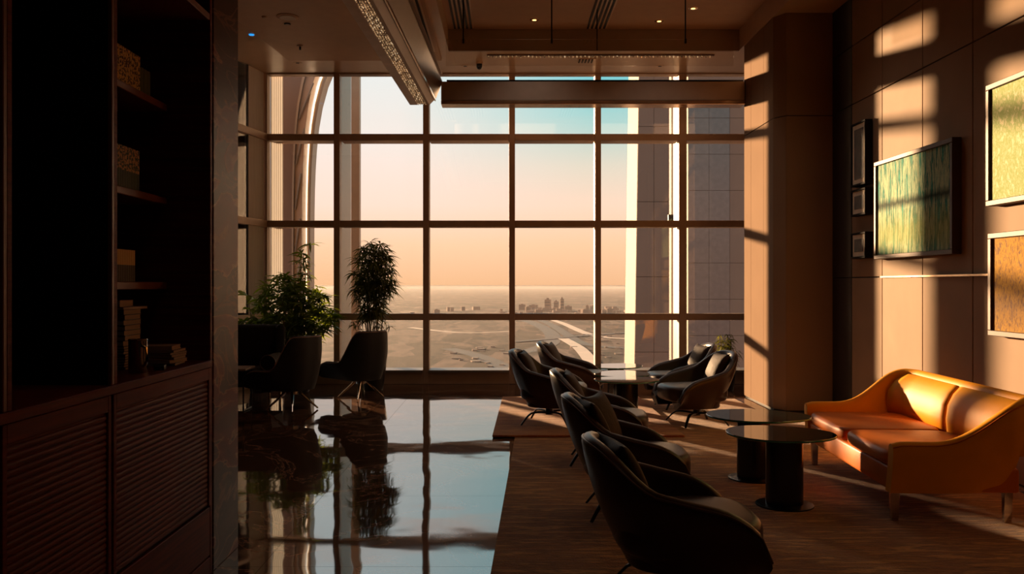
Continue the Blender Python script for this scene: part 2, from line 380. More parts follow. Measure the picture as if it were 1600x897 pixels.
# linear slot diffusers
def slots(x0, n, y0, y1, z, label, rz=0):
    r_ = empty('slot_diffuser', (x0, 0, z), 0, label, 'vent', 'linear ceiling slot diffusers')
    for k in range(n):
        MB().box(k * .055, k * .055 + .026, y0, y1, -.012, 0).build('slot', M['groove'], r_)
        MB().box(k * .055 + .028, k * .055 + .05, y0, y1, -.006, 0).build('rail', M['plaster_soffit'], r_)
slots(-1.22, 5, 8.0, 11.75, CZ - .05, 'dark slot diffuser in the lower ceiling just above the crystal trough')
slots(-.70, 5, 8.5, 11.8, CZ2, 'dark slot diffuser in the raised coffer by its left edge')
slots(1.10, 5, 8.5, 11.8, CZ2, 'dark slot diffuser in the middle of the raised coffer')
ven = empty('ceiling_vent', (1.15, 12.4, CZ), 0, 'small slatted vent above the middle window panes', 'vent')
MB().box(-.13, .13, -.1, .1, -.01, 0).build('frame', M['plaster_soffit'], ven)
for k in range(5): MB().box(-.11 + k * .045, -.09 + k * .045, -.09, .09, -.02, -.01).build('slat', M['groove'], ven)

# ------------------------------------------------------------------ ceiling fittings
def downlight(px, py, z, label, lit=True):
    D = (z - H) * F / (VPY - py); x = (px - VPX) * D / F
    r_ = empty('downlight', (x, D, z), 0, label, 'light', 'recessed ceiling downlights')
    MB().lathe([(.02, -.004), (.055, -.006), (.062, 0), (.02, 0)], n=20).build('trim_ring', M['brass_rail'] if lit else M['plaster_soffit'], r_, smooth=True)
    MB().lathe([(.001, -.006), (.028, -.006), (.028, -.003), (.001, -.003)], n=14).build('bulb', M['bulb'] if lit else M['groove'], r_)
M['bulb'] = pbr('lit_bulb', (255, 214, 150), 0.4, emit=(255, 200, 120, 3.0))
downlight(835, 31, CZ2, 'lit recessed downlight above the second window bay from the left trough')
downlight(1030, 33, CZ2, 'lit recessed downlight right of the middle slot diffuser')
downlight(1083, 13, CZ2, 'lit recessed downlight nearest the pillar')
downlight(727, 103, CZ, 'small unlit downlight beside the dome camera', False)
downlight(1031, 103, CZ, 'small unlit downlight in the window strip near the pale tower', False)
downlight(465, 98, CZ, 'small unlit downlight above the curved tower', False)
def disc(px, py, z, r0, name, label, cat, m, depth=.012):
    D = (z - H) * F / (VPY - py); x = (px - VPX) * D / F
    o = empty(name, (x, D, z), 0, label, cat)
    MB().lathe([(.001, -depth), (r0 * .86, -depth), (r0, -depth * .4), (r0, 0), (.001, 0)], n=28).build('rim', m, o, smooth=True)
    MB().lathe([(.001, -depth - .004), (r0 * .7, -depth - .004), (r0 * .7, -depth), (.001, -depth)], n=28).build('grille', M['bulkhead'], o)
    return o
disc(449, 26, CZ - .05, .13, 'ceiling_speaker', 'large round ceiling speaker over the lounge', 'speaker', M['plaster'])
disc(413, 26, CZ - .05, .03, 'smoke_detector', 'tiny round detector left of the ceiling speaker', 'detector', M['plaster'])
disc(449, 37, CZ - .05, .04, 'smoke_detector', 'small dark detector just below the ceiling speaker', 'detector', M['groove'])
sp = disc(469, 71, CZ - .05, .045, 'sprinkler', 'brown sprinkler head hanging from the lounge ceiling', 'sprinkler', M['bulkhead'])
MB().tube([(0, 0, -.012), (0, 0, -.06)], .014).build('nozzle', M['darkmetal'], sp)
bl = empty('indicator_lamp', (-3.62, 12.4 * .88, CZ), 0, 'tiny blue indicator lamp on the ceiling near the marble end', 'light')
M['blue'] = pbr('blue_led', (40, 160, 230), .3, emit=(40, 150, 230, 1.2))
D_ = (CZ - H) * F / (VPY - 54); bl.location = ((393 - VPX) * D_ / F, D_, CZ)
MB().lathe([(.001, -.012), (.03, -.01), (.036, 0), (.001, 0)], n=16).build('lens', M['blue'], bl, smooth=True)
D_ = (CZ - H) * F / (VPY - 97); dc = empty('dome_camera', ((749 - VPX) * D_ / F, D_, CZ), 0, 'dark dome security camera hanging under the ceiling by the crystal trough', 'camera')
MB().lathe([(.001, -.03), (.05, -.03), (.055, 0), (.001, 0)], n=18).build('mount', M['plaster_soffit'], dc, smooth=True)
MB().lathe([(.001, -.11), (.028, -.1), (.042, -.07), (.042, -.03), (.001, -.03)], n=18).build('dome', M['darkmetal'], dc, smooth=True)

# ------------------------------------------------------------------ crystal trough
m, t, b = mat('lit_crystal')
oi = N(t, 'ShaderNodeNewGeometry'); n = N(t, 'ShaderNodeTexNoise', inp={'Scale': 38.0, 'Detail': 2.0}); t.links.new(oi.outputs['Position'], n.inputs['Vector'])
r = ramp(t, [(0.42, srgb(60, 40, 28)), (0.6, srgb(214, 170, 120)), (0.72, srgb(255, 236, 200))]); t.links.new(n.outputs['Fac'], r.inputs[0])
t.links.new(r.outputs[0], b.inputs['Base Color']); t.links.new(r.outputs[0], b.inputs['Emission Color']); b.inputs['Emission Strength'].default_value = .7
b.inputs['Roughness'].default_value = .05; b.inputs['Metallic'].default_value = .3
M['crystal'] = m
M['bronze'] = pbr('bronze_mirror_panel', (104, 78, 62), .34, .5, var=.1)
tr = empty('light_trough', (0, 0, 0), 0, 'long suspended ceiling trough with a glittering crystal underside', 'light fitting')
zb = 3.893
def tx(y): return -1.272 - (11.6 - y) * .0242
y0_, y1_ = 4.6, 11.58
def strip(xa, xb, za, zb_, name, m_, th=.02):
    A = [(tx(y0_) + xa, y0_), (tx(y0_) + xb, y0_), (tx(y1_) + xb, y1_), (tx(y1_) + xa, y1_)]
    vs = [(A[0][0], A[0][1], za), (A[1][0], A[1][1], zb_), (A[2][0], A[2][1], zb_), (A[3][0], A[3][1], za)]
    vs += [(x, y, z + th) for x, y, z in vs]
    return MB().add(vs, [(0, 3, 2, 1), (4, 5, 6, 7), (0, 1, 5, 4), (1, 2, 6, 5), (2, 3, 7, 6), (3, 0, 4, 7)]).build(name, m_, tr)
strip(0, .10, zb, zb, 'outer_flange', M['trough_grey'])
strip(0, .012, zb + .02, zb + .02, 'outer_fascia', M['bulkhead'], .40)
strip(.10, .225, zb + .012, zb + .012, 'crystal_backing', M['bronze'])
strip(.225, .26, zb, zb, 'inner_flange', M['bulkhead'])
strip(.26, .33, zb, zb + .07, 'sloped_panel', M['bronze'])
strip(.33, .345, zb + .05, zb + .05, 'bead_rail', M['brass_rail'])
strip(.345, .43, zb + .08, zb + .30, 'bronze_cheek', M['bronze'])
strip(.02, .43, zb + .40, zb + .40, 'top_cover', M['bulkhead'])
cm = MB()
ny = 170
for i in range(ny):
    y = y0_ + .02 + (y1_ - y0_ - .04) * i / (ny - 1)
    for k in range(5):
        x = tx(y) + .112 + k * .025; r0 = .010; z = zb + .010 - random.uniform(0, .006)
        cm.add([(x, y, z - .014), (x + r0, y, z), (x, y + r0 * 1.4, z), (x - r0, y, z), (x, y - r0 * 1.4, z), (x, y, z + .004)],
               [(0, 2, 1), (0, 3, 2), (0, 4, 3), (0, 1, 4), (5, 1, 2), (5, 2, 3), (5, 3, 4), (5, 4, 1)])
tag(cm.build('crystals', M['crystal'], tr), kind='stuff')
# hangers of the trough
for y in (6.2, 8.6, 10.9):
    MB().tube([(tx(y) + .2, y, zb + .41), (tx(y) + .2, y, CZ - .05)], .008).build('hanger_rod', M['darkmetal'], tr)

# transverse beam carried by the trough
be = empty('ceiling_beam', (0, 0, 0), 0, 'suspended brown beam across the room with a gleaming lower lip', 'beam')
MB().box(-.86, PX - .01, 11.60, 11.84, 3.957, 4.21).build('body', M['bulkhead'], be, bevel=.006, seg=1)
MB().box(-.86, PX - .01, 11.585, 11.84, 3.905, 3.955).build('lip', M['brass_rail'], be, bevel=.004, seg=1)
MB().box(-.79, PX - .01, 11.68, 11.70, 4.212, 4.25).build('glass_channel', M['darkmetal'], be)
# crystal line light behind it
lf = empty('crystal_bar', (0, 12.1, CZ), 0, 'thin row of crystals fixed under the ceiling before the window', 'light fitting')
MB().box(-.26, 2.9, -.02, .02, -.018, 0).build('rail', M['bronze'], lf)
drop = MB().lathe([(.001, -.048), (.012, -.03), (.008, -.018), (.001, -.018)], n=6).mesh('crystal', M['crystal'])
for k in range(56): inst('crystal', drop, lf, (-.24 + k * .056, 0, 0))
# smoke screen on rods
gs = empty('glass_screen', (0, 10.5, 0), 0, 'clear glass smoke screen hung on dark rods from the coffer', 'glass screen')
MB().box(-.72, 2.75, -.005, .005, 4.14, 4.46).build('glass_pane', M['screen_glass'], gs)
for px in (724, 862, 1071):
    x = (px - VPX) * 10.5 / F
    MB().tube([(x, 0, 4.46), (x, 0, CZ2)], .009).build('hanger_rod', M['darkmetal'], gs)
    MB().box(x - .012, x + .012, -.014, .014, 4.41, 4.465).build('clamp', M['darkmetal'], gs)
pn = empty('pendant_rod', ((933 - VPX) * 11.0 / F, 11.0, 0), 0, 'short dark rod hanging against the coffer fascia between two panes', 'rod')
MB().tube([(0, 0, 4.46), (0, 0, CZ2)], .008).build('rod', M['darkmetal'], pn)

# ================================================================== WINDOW
win = struct(empty('window_1', (0, 0, 0)), label='full height window wall of deep brown mullions and clear panes')
def wx(px): return (px - VPX) * WY / F
def wz(py): return H + (VPY - py) * WY / F
XS = [wx(414), wx(527), wx(666), wx(800), wx(934), wx(1066), WX + .0]
ZS = [wz(581), wz(495), wz(350), wz(215), wz(117)]
mw = .045
for i, x in enumerate(XS):
    w = mw * (1.3 if i == 5 else 1)
    MB().box(x - w, x + w, WY - .05, WY + .12, 0, CZ).build('mullion', M['alu'], win, bevel=.004, seg=1)
    dep = {0: .1, 1: .95, 2: .35, 3: .82, 4: .30, 5: .45, 6: .1}[i]
    MB().box(x - .02, x + .02, WY + .12, WY + .12 + dep, -2, CZ + .6).build('fin', M['alu_light'], win)
for i in range(6):
    a, b_ = XS[i] + mw, XS[i + 1] - mw
    for j, z in enumerate(ZS):
        h = .05
        if j == 0:
            MB().box(a, b_, WY - .05, WY + .12, 0, z).build('sill', M['alu'], win, bevel=.004, seg=1)
            MB().box(a, b_, WY - .12, WY + .3, z, z + .035).build('sill_cap', M['alu_light'], win, bevel=.004, seg=1)
        elif j < 4:
            MB().box(a, b_, WY - .04, WY + .10, z - h, z + h).build('transom', M['alu'], win, bevel=.004, seg=1)
            MB().box(a, b_, WY + .10, WY + .34, z - h + .01, z - h + .035).build('transom_shelf', M['alu'], win)
        else:
            MB().box(a, b_, WY - .04, WY + .12, z, CZ).build('head', M['alu'], win)
    for j in range(4):
        MB().box(a - .01, b_ + .01, WY + .03, WY + .042, ZS[j], ZS[j + 1]).build('pane', M['glass'], win)
# outer post left of the tall plant
MB().box(-2.66, -2.52, 15.0, 15.15, -3, 7).build('outer_post', M['alu'], win)
# return window, slanting towards us on the left
rt = struct(empty('window_2', (0, 0, 0)), label='side window returning from the corner with a grey woven panel')
def seg(name, m_, ya, yb, z0, z1, d0=0.0, d1=.06):
    return MB().prism([(slant(ya) - d0, ya), (slant(ya) - d1, ya), (slant(yb) - d1, yb), (slant(yb) - d0, yb)], z0, z1).build(name, m_, rt)
seg('woven_panel', M['greyblind'], 13.14, 12.66, .2, CZ, .0, .012)
seg('mullion', M['groove'], 12.66, 12.63, 0, CZ, -.01, .012)
seg('pane', M['glass'], 12.63, 11.55, .2, CZ, .002, .010)
seg('mullion', M['alu'], 11.55, 11.49, 0, CZ, -.02, .12)
seg('sill', M['alu'], 13.15, 11.5, 0, .2, -.03, .12)
for z in ZS[1:4]: seg('transom', M['alu'], 13.15, 11.5, z - .05, z + .05, -.05, .1)
# strip added at the corner pane, standing in for sunlit surfaces outside
sb = empty('roller_blind', (0, 0, 0), 0, 'narrow cream sheer blind glowing in the left corner pane', 'blind')
bm_ = MB(); x0, x1 = wx(418), wx(438)
nn = 12
for k in range(nn):
    xa = x0 + (x1 - x0) * k / nn; xb = x0 + (x1 - x0) * (k + 1) / nn
    za = WY + .16 + .01 * (k % 2); zb_ = WY + .16 + .01 * ((k + 1) % 2)
    bm_.add([(xa, za, .25), (xb, zb_, .25), (xb, zb_, CZ), (xa, za, CZ)], [(0, 1, 2, 3)])
bm_.build('fabric', M['sheer'], sb)
MB().box(x0 - .01, x1 + .01, WY + .14, WY + .19, .22, .25).build('hem_bar', M['alu'], sb)

# ================================================================== OUTSIDE
GZ = -150.0
m, t, b = mat('desert_ground')
g = N(t, 'ShaderNodeNewGeometry')
mpn = N(t, 'ShaderNodeMapping', inp={'Scale': (.0052, .0016, 1), 'Rotation': (0, 0, R(14))}); t.links.new(g.outputs['Position'], mpn.inputs[0])
vo = N(t, 'ShaderNodeTexVoronoi', inp={'Scale': 2.2, 'Randomness': .8}, feature='F1', distance='CHEBYCHEV'); t.links.new(mpn.outputs[0], vo.inputs['Vector'])
n = N(t, 'ShaderNodeTexNoise', inp={'Scale': 1.6, 'Detail': 10.0, 'Roughness': .65, 'Distortion': .6}); t.links.new(mpn.outputs[0], n.inputs['Vector'])
sv = N(t, 'ShaderNodeSeparateColor'); t.links.new(vo.outputs['Color'], sv.inputs[0])
mxn = N(t, 'ShaderNodeMix', data_type='FLOAT', inp={0: .6}); t.links.new(sv.outputs[0], mxn.inputs[2]); t.links.new(n.outputs['Fac'], mxn.inputs[3])
r = ramp(t, [(.26, srgb(40, 34, 28)), (.40, srgb(84, 66, 54)), (.47, srgb(40, 34, 28)), (.55, srgb(122, 92, 76)), (.66, srgb(60, 46, 38)), (.78, srgb(176, 138, 114))])
t.links.new(mxn.outputs[0], r.inputs[0]); t.links.new(r.outputs[0], b.inputs['Base Color']); b.inputs['Roughness'].default_value = .95
b.inputs['Specular IOR Level'].default_value = .1
M['desert'] = m
gr = MB().add([(-16000, 100, GZ), (16000, 100, GZ), (160000, 400000, GZ), (-160000, 400000, GZ)], [(0, 1, 2, 3)]).build('ground', M['desert'])
struct(gr, label='hazy desert plain with plots far below the tower')
# haze layer over the plain
m, t, b = mat('ground_haze'); t.nodes.remove(b); o = t.nodes['Material Output']
vs_ = N(t, 'ShaderNodeVolumeScatter', inp={'Density': .00021, 'Anisotropy': .0}); vs_.inputs[0].default_value = (0.17, 0.125, 0.10, 1)
t.links.new(vs_.outputs[0], o.inputs['Volume'])
hz = MB().box(-15900, 15900, 150, 39900, GZ + 1, -50).build('haze', m); tag(hz, 'warm evening haze lying over the plain', 'haze', None, 'stuff')
m2 = m.copy(); m2.name = 'high_haze'
for q in m2.node_tree.nodes:
    if q.bl_idname == 'ShaderNodeVolumeScatter': q.inputs[0].default_value = (.115, .084, .066, 1); q.inputs['Density'].default_value = .00016
tag(MB().box(-15900, 15900, 400, 39900, -49.5, -9).build('haze', m2), 'thinner upper veil of haze towards the horizon', 'haze', None, 'stuff')
# roads
M['asphalt'] = pbr('road', (58, 48, 44), .8, var=.1, vscale=.01)
M['sand'] = pbr('pale_track', (216, 176, 148), .9, var=.1, vscale=.01)
def gp(px, py):
    D = (H - GZ) * F / (py - VPY); return ((px - VPX) * D / F, D)
def road(pts, w, m_, label, dz=.4):
    P = [Vector(gp(*p)) for p in pts]; Q = []
    for i in range(len(P) - 1):
        p0 = P[max(i - 1, 0)]; p1 = P[i]; p2 = P[i + 1]; p3 = P[min(i + 2, len(P) - 1)]
        for k in range(8):
            u = k / 8; Q.append(.5 * ((2 * p1) + (p2 - p0) * u + (2 * p0 - 5 * p1 + 4 * p2 - p3) * u * u + (3 * p1 - p0 - 3 * p2 + p3) * u ** 3))
    Q.append(P[-1]); mb = MB(); vs = []
    for i, q in enumerate(Q):
        d = (Q[min(i + 1, len(Q) - 1)] - Q[max(i - 1, 0)]).normalized(); nrm = Vector((-d.y, d.x)) * w / 2
        vs += [(q.x + nrm.x, q.y + nrm.y, GZ + dz), (q.x - nrm.x, q.y - nrm.y, GZ + dz)]
    mb.add(vs, [(2 * i, 2 * i + 1, 2 * i + 3, 2 * i + 2) for i in range(len(Q) - 1)])
    tag(mb.build('road', m_), label, 'road', None)
road([(806, 497), (836, 506), (860, 520), (862, 534), (840, 545), (806, 552)], 46, M['asphalt'], 'dark highway looping below the third window bay', .4)
road([(830, 496), (858, 506), (884, 522), (905, 535), (925, 540), (980, 545)], 34, M['asphalt'], 'dark highway sweeping right towards the pale tower', .8)
road([(850, 496), (880, 506), (912, 520), (940, 527), (980, 530)], 30, M['sand'], 'pale slip road beside the highways', 1.2)
road([(800, 535), (850, 531), (900, 526), (985, 520)], 30, M['asphalt'], 'dark road crossing the plain behind the near armchairs', 1.6)
road([(880, 530), (905, 545), (928, 572)], 30, M['sand'], 'broad pale sand strip slanting down right of the highway', 2.0)
road([(640, 512), (720, 520), (800, 518)], 26, M['sand'], 'thin pale track across the second window bay', .6)
road([(700, 545), (745, 556), (790, 575)], 40, M['asphalt'], 'dark track slanting below the middle mullion', .9)
# far buildings
M['far'] = pbr('far_concrete', (150, 118, 100), .9, var=.15, vscale=.02)
M['far_dark'] = pbr('far_window_band', (90, 70, 62), .6)
rnd = random.Random(3)
def far_block(px, py, w, h, label, group):
    x, D = gp(px, py); s_ = D / F
    r_ = empty('far_building', (x, D, GZ), rnd.uniform(-.5, .5), label, 'building', group)
    ww, hh = w * s_, h * s_; dd = ww * rnd.uniform(.4, .9)
    MB().box(-ww / 2, ww / 2, -dd / 2, dd / 2, 0, hh).build('block', M['far'], r_)
    if h > 7:
        MB().box(-ww / 5, ww / 5, -dd / 4, dd / 4, hh, hh * 1.14).build('roof_block', M['far'], r_)
        for q in range(3): MB().box(-ww * .46, ww * .46, -dd / 2 - .6, -dd / 2, hh * (.2 + .25 * q), hh * (.3 + .25 * q)).build('window_band', M['far_dark'], r_)
for px, w, h in ((856, 9, 18), (869, 7, 15), (878, 6, 19)):
    far_block(px, 486, w, h, {856: 'tall hazy apartment block, leftmost of the distant high cluster', 869: 'middle hazy block of the distant high cluster', 878: 'slim hazy tower, rightmost of the distant high cluster'}[px], 'distant high blocks')
for k in range(60):
    px = rnd.uniform(640, 985) if k % 3 == 0 else rnd.uniform(812, 985); far_block(px, rnd.uniform(484, 493), rnd.uniform(4, 12), rnd.uniform(2, 9), 'low hazy building on the distant plain near the horizon', 'low buildings on the far plain')
for k in range(16):
    far_block(rnd.uniform(690, 800), rnd.uniform(540, 575), rnd.uniform(5, 15), rnd.uniform(1, 2.5), 'long low shed on the plain below the middle panes', 'long sheds below the window')
for k in range(16):
    far_block(rnd.uniform(890, 985), rnd.uniform(500, 560), rnd.uniform(4, 12), rnd.uniform(1, 2.5), 'low shed beside the highways', 'sheds beside the highways')

# pale tower to the right, with panelled facade
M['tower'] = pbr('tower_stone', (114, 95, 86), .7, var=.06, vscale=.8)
M['tower_side'] = pbr('tower_stone_side', (214, 180, 138), .7, var=.08, vscale=.8)  # tower stone in a painted sunlit tone, for the wing's rim
M['tower_glass'] = pbr('tower_window', (104, 96, 98), .15, .2, var=.1)
def tower(name, x0, x1, y0, y1, lean, label, rows, cols, gaps):
    r_ = empty(name, (0, 0, 0), 0, label, 'building')
    def xl(z): return x0 - lean * (6 - z) / 8
    z0, z1 = -60, 12
    MB().add([(xl(z0), y0 + .05, z0), (x1, y0 + .05, z0), (x1, y1, z0), (xl(z0), y1, z0), (xl(z1), y0 + .05, z1), (x1, y0 + .05, z1), (x1, y1, z1), (xl(z1), y1, z1)],
             [(0, 3, 2, 1), (4, 5, 6, 7), (0, 1, 5, 4), (1, 2, 6, 5), (2, 3, 7, 6), (3, 0, 4, 7)]).build('core', M['tower'], r_)
    zz = -4.0; dz = rows
    while zz < 8:
        cw = (x1 - x0) / cols
        for c in range(cols):
            a = xl(zz) if c == 0 else x0 + c * cw; b_ = x0 + (c + 1) * cw
            at = xl(zz + dz) if c == 0 else a
            gl = gaps and (c in gaps)
            MB().add([(a + .005, y0, zz + .006), (b_ - .005, y0, zz + .006), (b_ - .005, y0, zz + dz - .006), (at + .005, y0, zz + dz - .006),
                      (a + .01, y0 + .06, zz + .015), (b_ - .01, y0 + .06, zz + .015), (b_ - .01, y0 + .06, zz + dz - .015), (at + .01, y0 + .06, zz + dz - .015)],
                     [(0, 1, 2, 3), (7, 6, 5, 4), (0, 4, 5, 1), (1, 5, 6, 2), (2, 6, 7, 3), (3, 7, 4, 0)]).build('facade_panel', M['tower_glass'] if gl else M['tower'], r_)
        zz += dz
    return r_
tower('pale_tower', 3.36, 4.14, 22.0, 23.9, .12, 'pale stone tower with a sunlit golden edge outside the window', 1.9, 2, None)
tower('glazed_tower', 6.3, 12.0, 30.0, 40.0, 0.0, 'grey banded tower filling the rightmost pane', 1.25, 8, (0, 1, 4))
lp = empty('lamp_post', ((1050 - VPX) * 18 / F, 18, 0), 0, 'thin facade post between the pale tower and the mullion', 'post')
MB().tube([(0, 0, -8), (0, 0, 7)], .02).build('pole', M['alu'], lp)
MB().box(-.08, .08, -.05, .05, 2.7, 2.95).build('bracket', M['darkmetal'], lp)

# curved tower wing at left
wg = empty('curved_tower', (0, 0, 0), 0, 'curved tower wing with a shining arched edge at the left pane', 'building')
D0 = 14.5
def ax(py, c):  # px of a curve at image row
    return c[0] + c[1] * min(1.12, max(0, (598 - py) / 480.0)) ** 7
zr = [(-6 + .35 * k) for k in range(46)]
def wing(c_in, c_out, y0, y1, name, m_, base_left=None, sm=True):
    rs = []
    for z in zr:
        py = VPY - (z - H) * F / D0
        pyc = max(-200, min(600, py))
        xo = (ax(pyc, c_out) - VPX) * D0 / F
        xi = (base_left - VPX) * D0 / F if base_left else (ax(pyc, c_in) - VPX) * D0 / F
        rs.append([(xi, y0, z), (xo, y0, z), (xo, y1, z), (xi, y1, z)])
    return MB().rings(rs).build(name, m_, wg, smooth=sm)
m, t, b = mat('frosted_arch_glass'); o = t.nodes['Material Output']  # made translucent so sun from behind imitates a sunlit edge
ts = N(t, 'ShaderNodeBsdfTranslucent'); ts.inputs[0].default_value = (.95, .95, .95, 1)
t.links.new(ts.outputs[0], o.inputs[0]); M['arc'] = m
wing(None, (457, 17.5), D0, D0 + .3, 'wall', M['tower'], 438)
wing((457, 17.5), (459.5, 19), D0 - .06, D0 + .2, 'grey_edge', M['alu_light'])
wing((459.5, 19), (471.5, 21), D0, D0 + .25, 'lattice_field', M['bulkhead'])
wing((471.5, 21), (481, 25.5), D0 + .31, D0 + .32, 'arched_edge', M['arc'])
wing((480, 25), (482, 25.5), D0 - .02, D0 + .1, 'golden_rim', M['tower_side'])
wing((482, 25.5), (485, 27), D0 - .02, D0 + .3, 'outer_rim', M['alu_light'])
for k in range(9):
    z = -1 + k * .75; py = VPY - (z - H) * F / D0; py2 = py - .75 * F / D0
    xa = (ax(min(py, 600), (461, 19)) - VPX) * D0 / F; xb = (ax(min(py2, 600), (469, 21)) - VPX) * D0 / F
    MB().tube([(xa, D0 - .03, z), (xb, D0 - .03, z + .6)], .016, 6).build('lattice_bar', M['alu_light'], wg)

# ================================================================== BOOKCASE
BX = -1.53; BB = -2.18
bc = empty('bookcase', (0, 0, 0), 0, 'tall dark mahogany bookcase with reeded cupboards below and open bays above', 'bookcase')
def bb(x0, x1, y0, y1, z0, z1, name, m_, b=.003): return MB().box(x0, x1, y0, y1, z0, z1).build(name, m_, bc, bevel=b, seg=1)
YA, YB, YC = 1.9, 3.37, 4.54
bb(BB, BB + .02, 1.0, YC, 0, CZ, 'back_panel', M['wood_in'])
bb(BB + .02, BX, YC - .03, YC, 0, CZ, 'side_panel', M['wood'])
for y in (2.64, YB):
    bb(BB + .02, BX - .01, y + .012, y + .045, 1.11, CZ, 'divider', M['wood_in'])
    bb(BX - .012, BX + .006, y, y + .022, 1.11, CZ, 'stile', M['wood_edge'])
    bb(BX - .012, BX + .003, y + .026, y + .055, 1.11, CZ, 'stile', M['wood'])
bb(BB + .02, BX + .012, 1.0, YC - .03, 1.075, 1.11, 'counter', M['wood'])
bb(BB + .02, BX, 1.0, YC - .03, 0, .09, 'plinth', M['wood'])
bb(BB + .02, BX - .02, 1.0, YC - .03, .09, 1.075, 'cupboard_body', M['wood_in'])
bb(BB + .02, BX - .002, 1.0, YC - .03, 2.87, 2.905, 'top_shelf', M['wood_edge'])
# lower doors
slat_me = None
for (ya, yb) in ((1.92, 2.62), (2.64, 3.37), (3.39, 4.505)):
    dr = bb(BX - .019, BX - .008, ya, yb, .36, 1.072, 'door', M['wood'])
    MB().box(BX - .008, BX + .004, ya, ya + .025, .36, 1.072).build('door_stile', M['wood'], dr, bevel=.002, seg=1)
    MB().box(BX - .008, BX + .004, yb - .025, yb, .36, 1.072).build('door_stile', M['wood'], dr, bevel=.002, seg=1)
    MB().box(BX - .008, BX + .004, ya + .025, yb - .025, 1.01, 1.072).build('door_rail', M['wood'], dr, bevel=.002, seg=1)
    L = yb - ya - .06
    sm_ = MB().rings([[(.0075 * math.sin(PI * k / 6), y, .0118 * -math.cos(PI * k / 6)) for k in range(7)] for y in (0, L)]).mesh('slat', M['wood'], smooth=True)
    for k in range(26): inst('slat', sm_, dr, (BX - .009, ya + .03, .375 + k * .0245))
    bb(BX - .019, BX, ya, yb, .10, .35, 'lower_drawer', M['wood'])
SX = -1.755
sh = {}
for nm, zt, yend in (('a', 2.434, YC - .03), ('b', 1.951, YC - .03), ('c', 1.514, YC - .03)):
    bb(BB + .02, SX, YB + .05, yend, zt - .036, zt, 'shelf', M['wood_edge'])
    sh[nm] = zt
# books
def bookmat(name, c, gold, frac=(.0, 1.0), vs=90):
    m, t, b = mat(name)
    tcn = N(t, 'ShaderNodeTexCoord'); oi = N(t, 'ShaderNodeObjectInfo')
    n = N(t, 'ShaderNodeTexNoise', inp={'Scale': vs, 'Detail': 2.0}); 
    av = N(t, 'ShaderNodeVectorMath', operation='ADD'); t.links.new(tcn.outputs['Object'], av.inputs[0]); t.links.new(oi.outputs['Random'], av.inputs[1]); t.links.new(av.outputs[0], n.inputs['Vector'])
    st = ramp(t, [(.46, (0, 0, 0)), (.54, (1, 1, 1))]); t.links.new(n.outputs['Fac'], st.inputs[0])
    sp = N(t, 'ShaderNodeSeparateXYZ'); t.links.new(tcn.outputs['Generated'], sp.inputs[0])
    zr_ = ramp(t, [(0, (0, 0, 0)), (frac[0], (1, 1, 1)), (frac[1], (1, 1, 1)), (min(1, frac[1] + .01), (0, 0, 0))], 'CONSTANT'); t.links.new(sp.outputs['Z'], zr_.inputs[0])
    mu = N(t, 'ShaderNodeMath', operation='MULTIPLY'); t.links.new(st.outputs[0], mu.inputs[0]); t.links.new(zr_.outputs[0], mu.inputs[1])
    mx_ = N(t, 'ShaderNodeMix', data_type='RGBA'); t.links.new(mu.outputs[0], mx_.inputs[0]); mx_.inputs[6].default_value = (*srgb(*c), 1); mx_.inputs[7].default_value = (*srgb(*gold), 1)
    t.links.new(mx_.outputs[2], b.inputs['Base Color']); b.inputs['Roughness'].default_value = .45
    return m
def book(name, m_, y, th, h, d, z, x=SX - .02, label='', group=None, tilt=0):
    r_ = empty(name, (x, y, z), 0, label, 'book', group); r_.rotation_euler = (tilt, 0, 0)
    mb = MB()
    prof = [(0 + .004 * math.sin(PI * k / 4), th * k / 4) for k in range(5)]
    poly = [(px_, py_) for px_, py_ in prof] + [(-d, th), (-d, 0)]
    mb.rings([[(px_, py_, 0) for px_, py_ in poly], [(px_, py_, h) for px_, py_ in poly]]); mb.build('cover', m_, r_)
    return r_
bk1 = bookmat('gilt_brown_spine', (92, 44, 26), (226, 172, 100))
bk2 = bookmat('gilt_navy_spine', (22, 34, 44), (206, 150, 112), (.42, 1.0))
bk3 = pbr('green_cloth', (86, 80, 50), .7)
m, t, b = mat('cream_black_spine'); tcn = N(t, 'ShaderNodeTexCoord'); sp_ = N(t, 'ShaderNodeSeparateXYZ'); t.links.new(tcn.outputs['Generated'], sp_.inputs[0])
r = ramp(t, [(0, srgb(66, 34, 26)), (.52, srgb(222, 170, 104))], 'CONSTANT'); t.links.new(sp_.outputs['Z'], r.inputs[0]); t.links.new(r.outputs[0], b.inputs['Base Color']); b.inputs['Roughness'].default_value = .5
bk4 = m
for k in range(13): book('book', bk1, 3.935 + k * .0225, .0215, .170, .12, sh['a'], label='brown leather volume with gilt spine on the top visible shelf', group='gilt brown volumes on the upper shelf')
for k in range(3): book('book', bk3, 3.935 + 13 * .0225 + .004 + k * .040, .036, .125, .12, sh['a'], label='plain olive book standing at the end of the gilt brown row', group='olive books beside the gilt row')
for k in range(12): book('book', bk2, 3.935 + k * .0238, .0226, .195, .12, sh['b'], label='dark blue volume with gilt upper spine on the middle shelf', group='dark blue gilt volumes on the middle shelf')
for k in range(10): book('book', bk4, 3.935 + k * .0235, .0222, .150, .12, sh['c'], label='two tone cream and brown book on the lowest book shelf', group='cream topped books on the lower shelf')
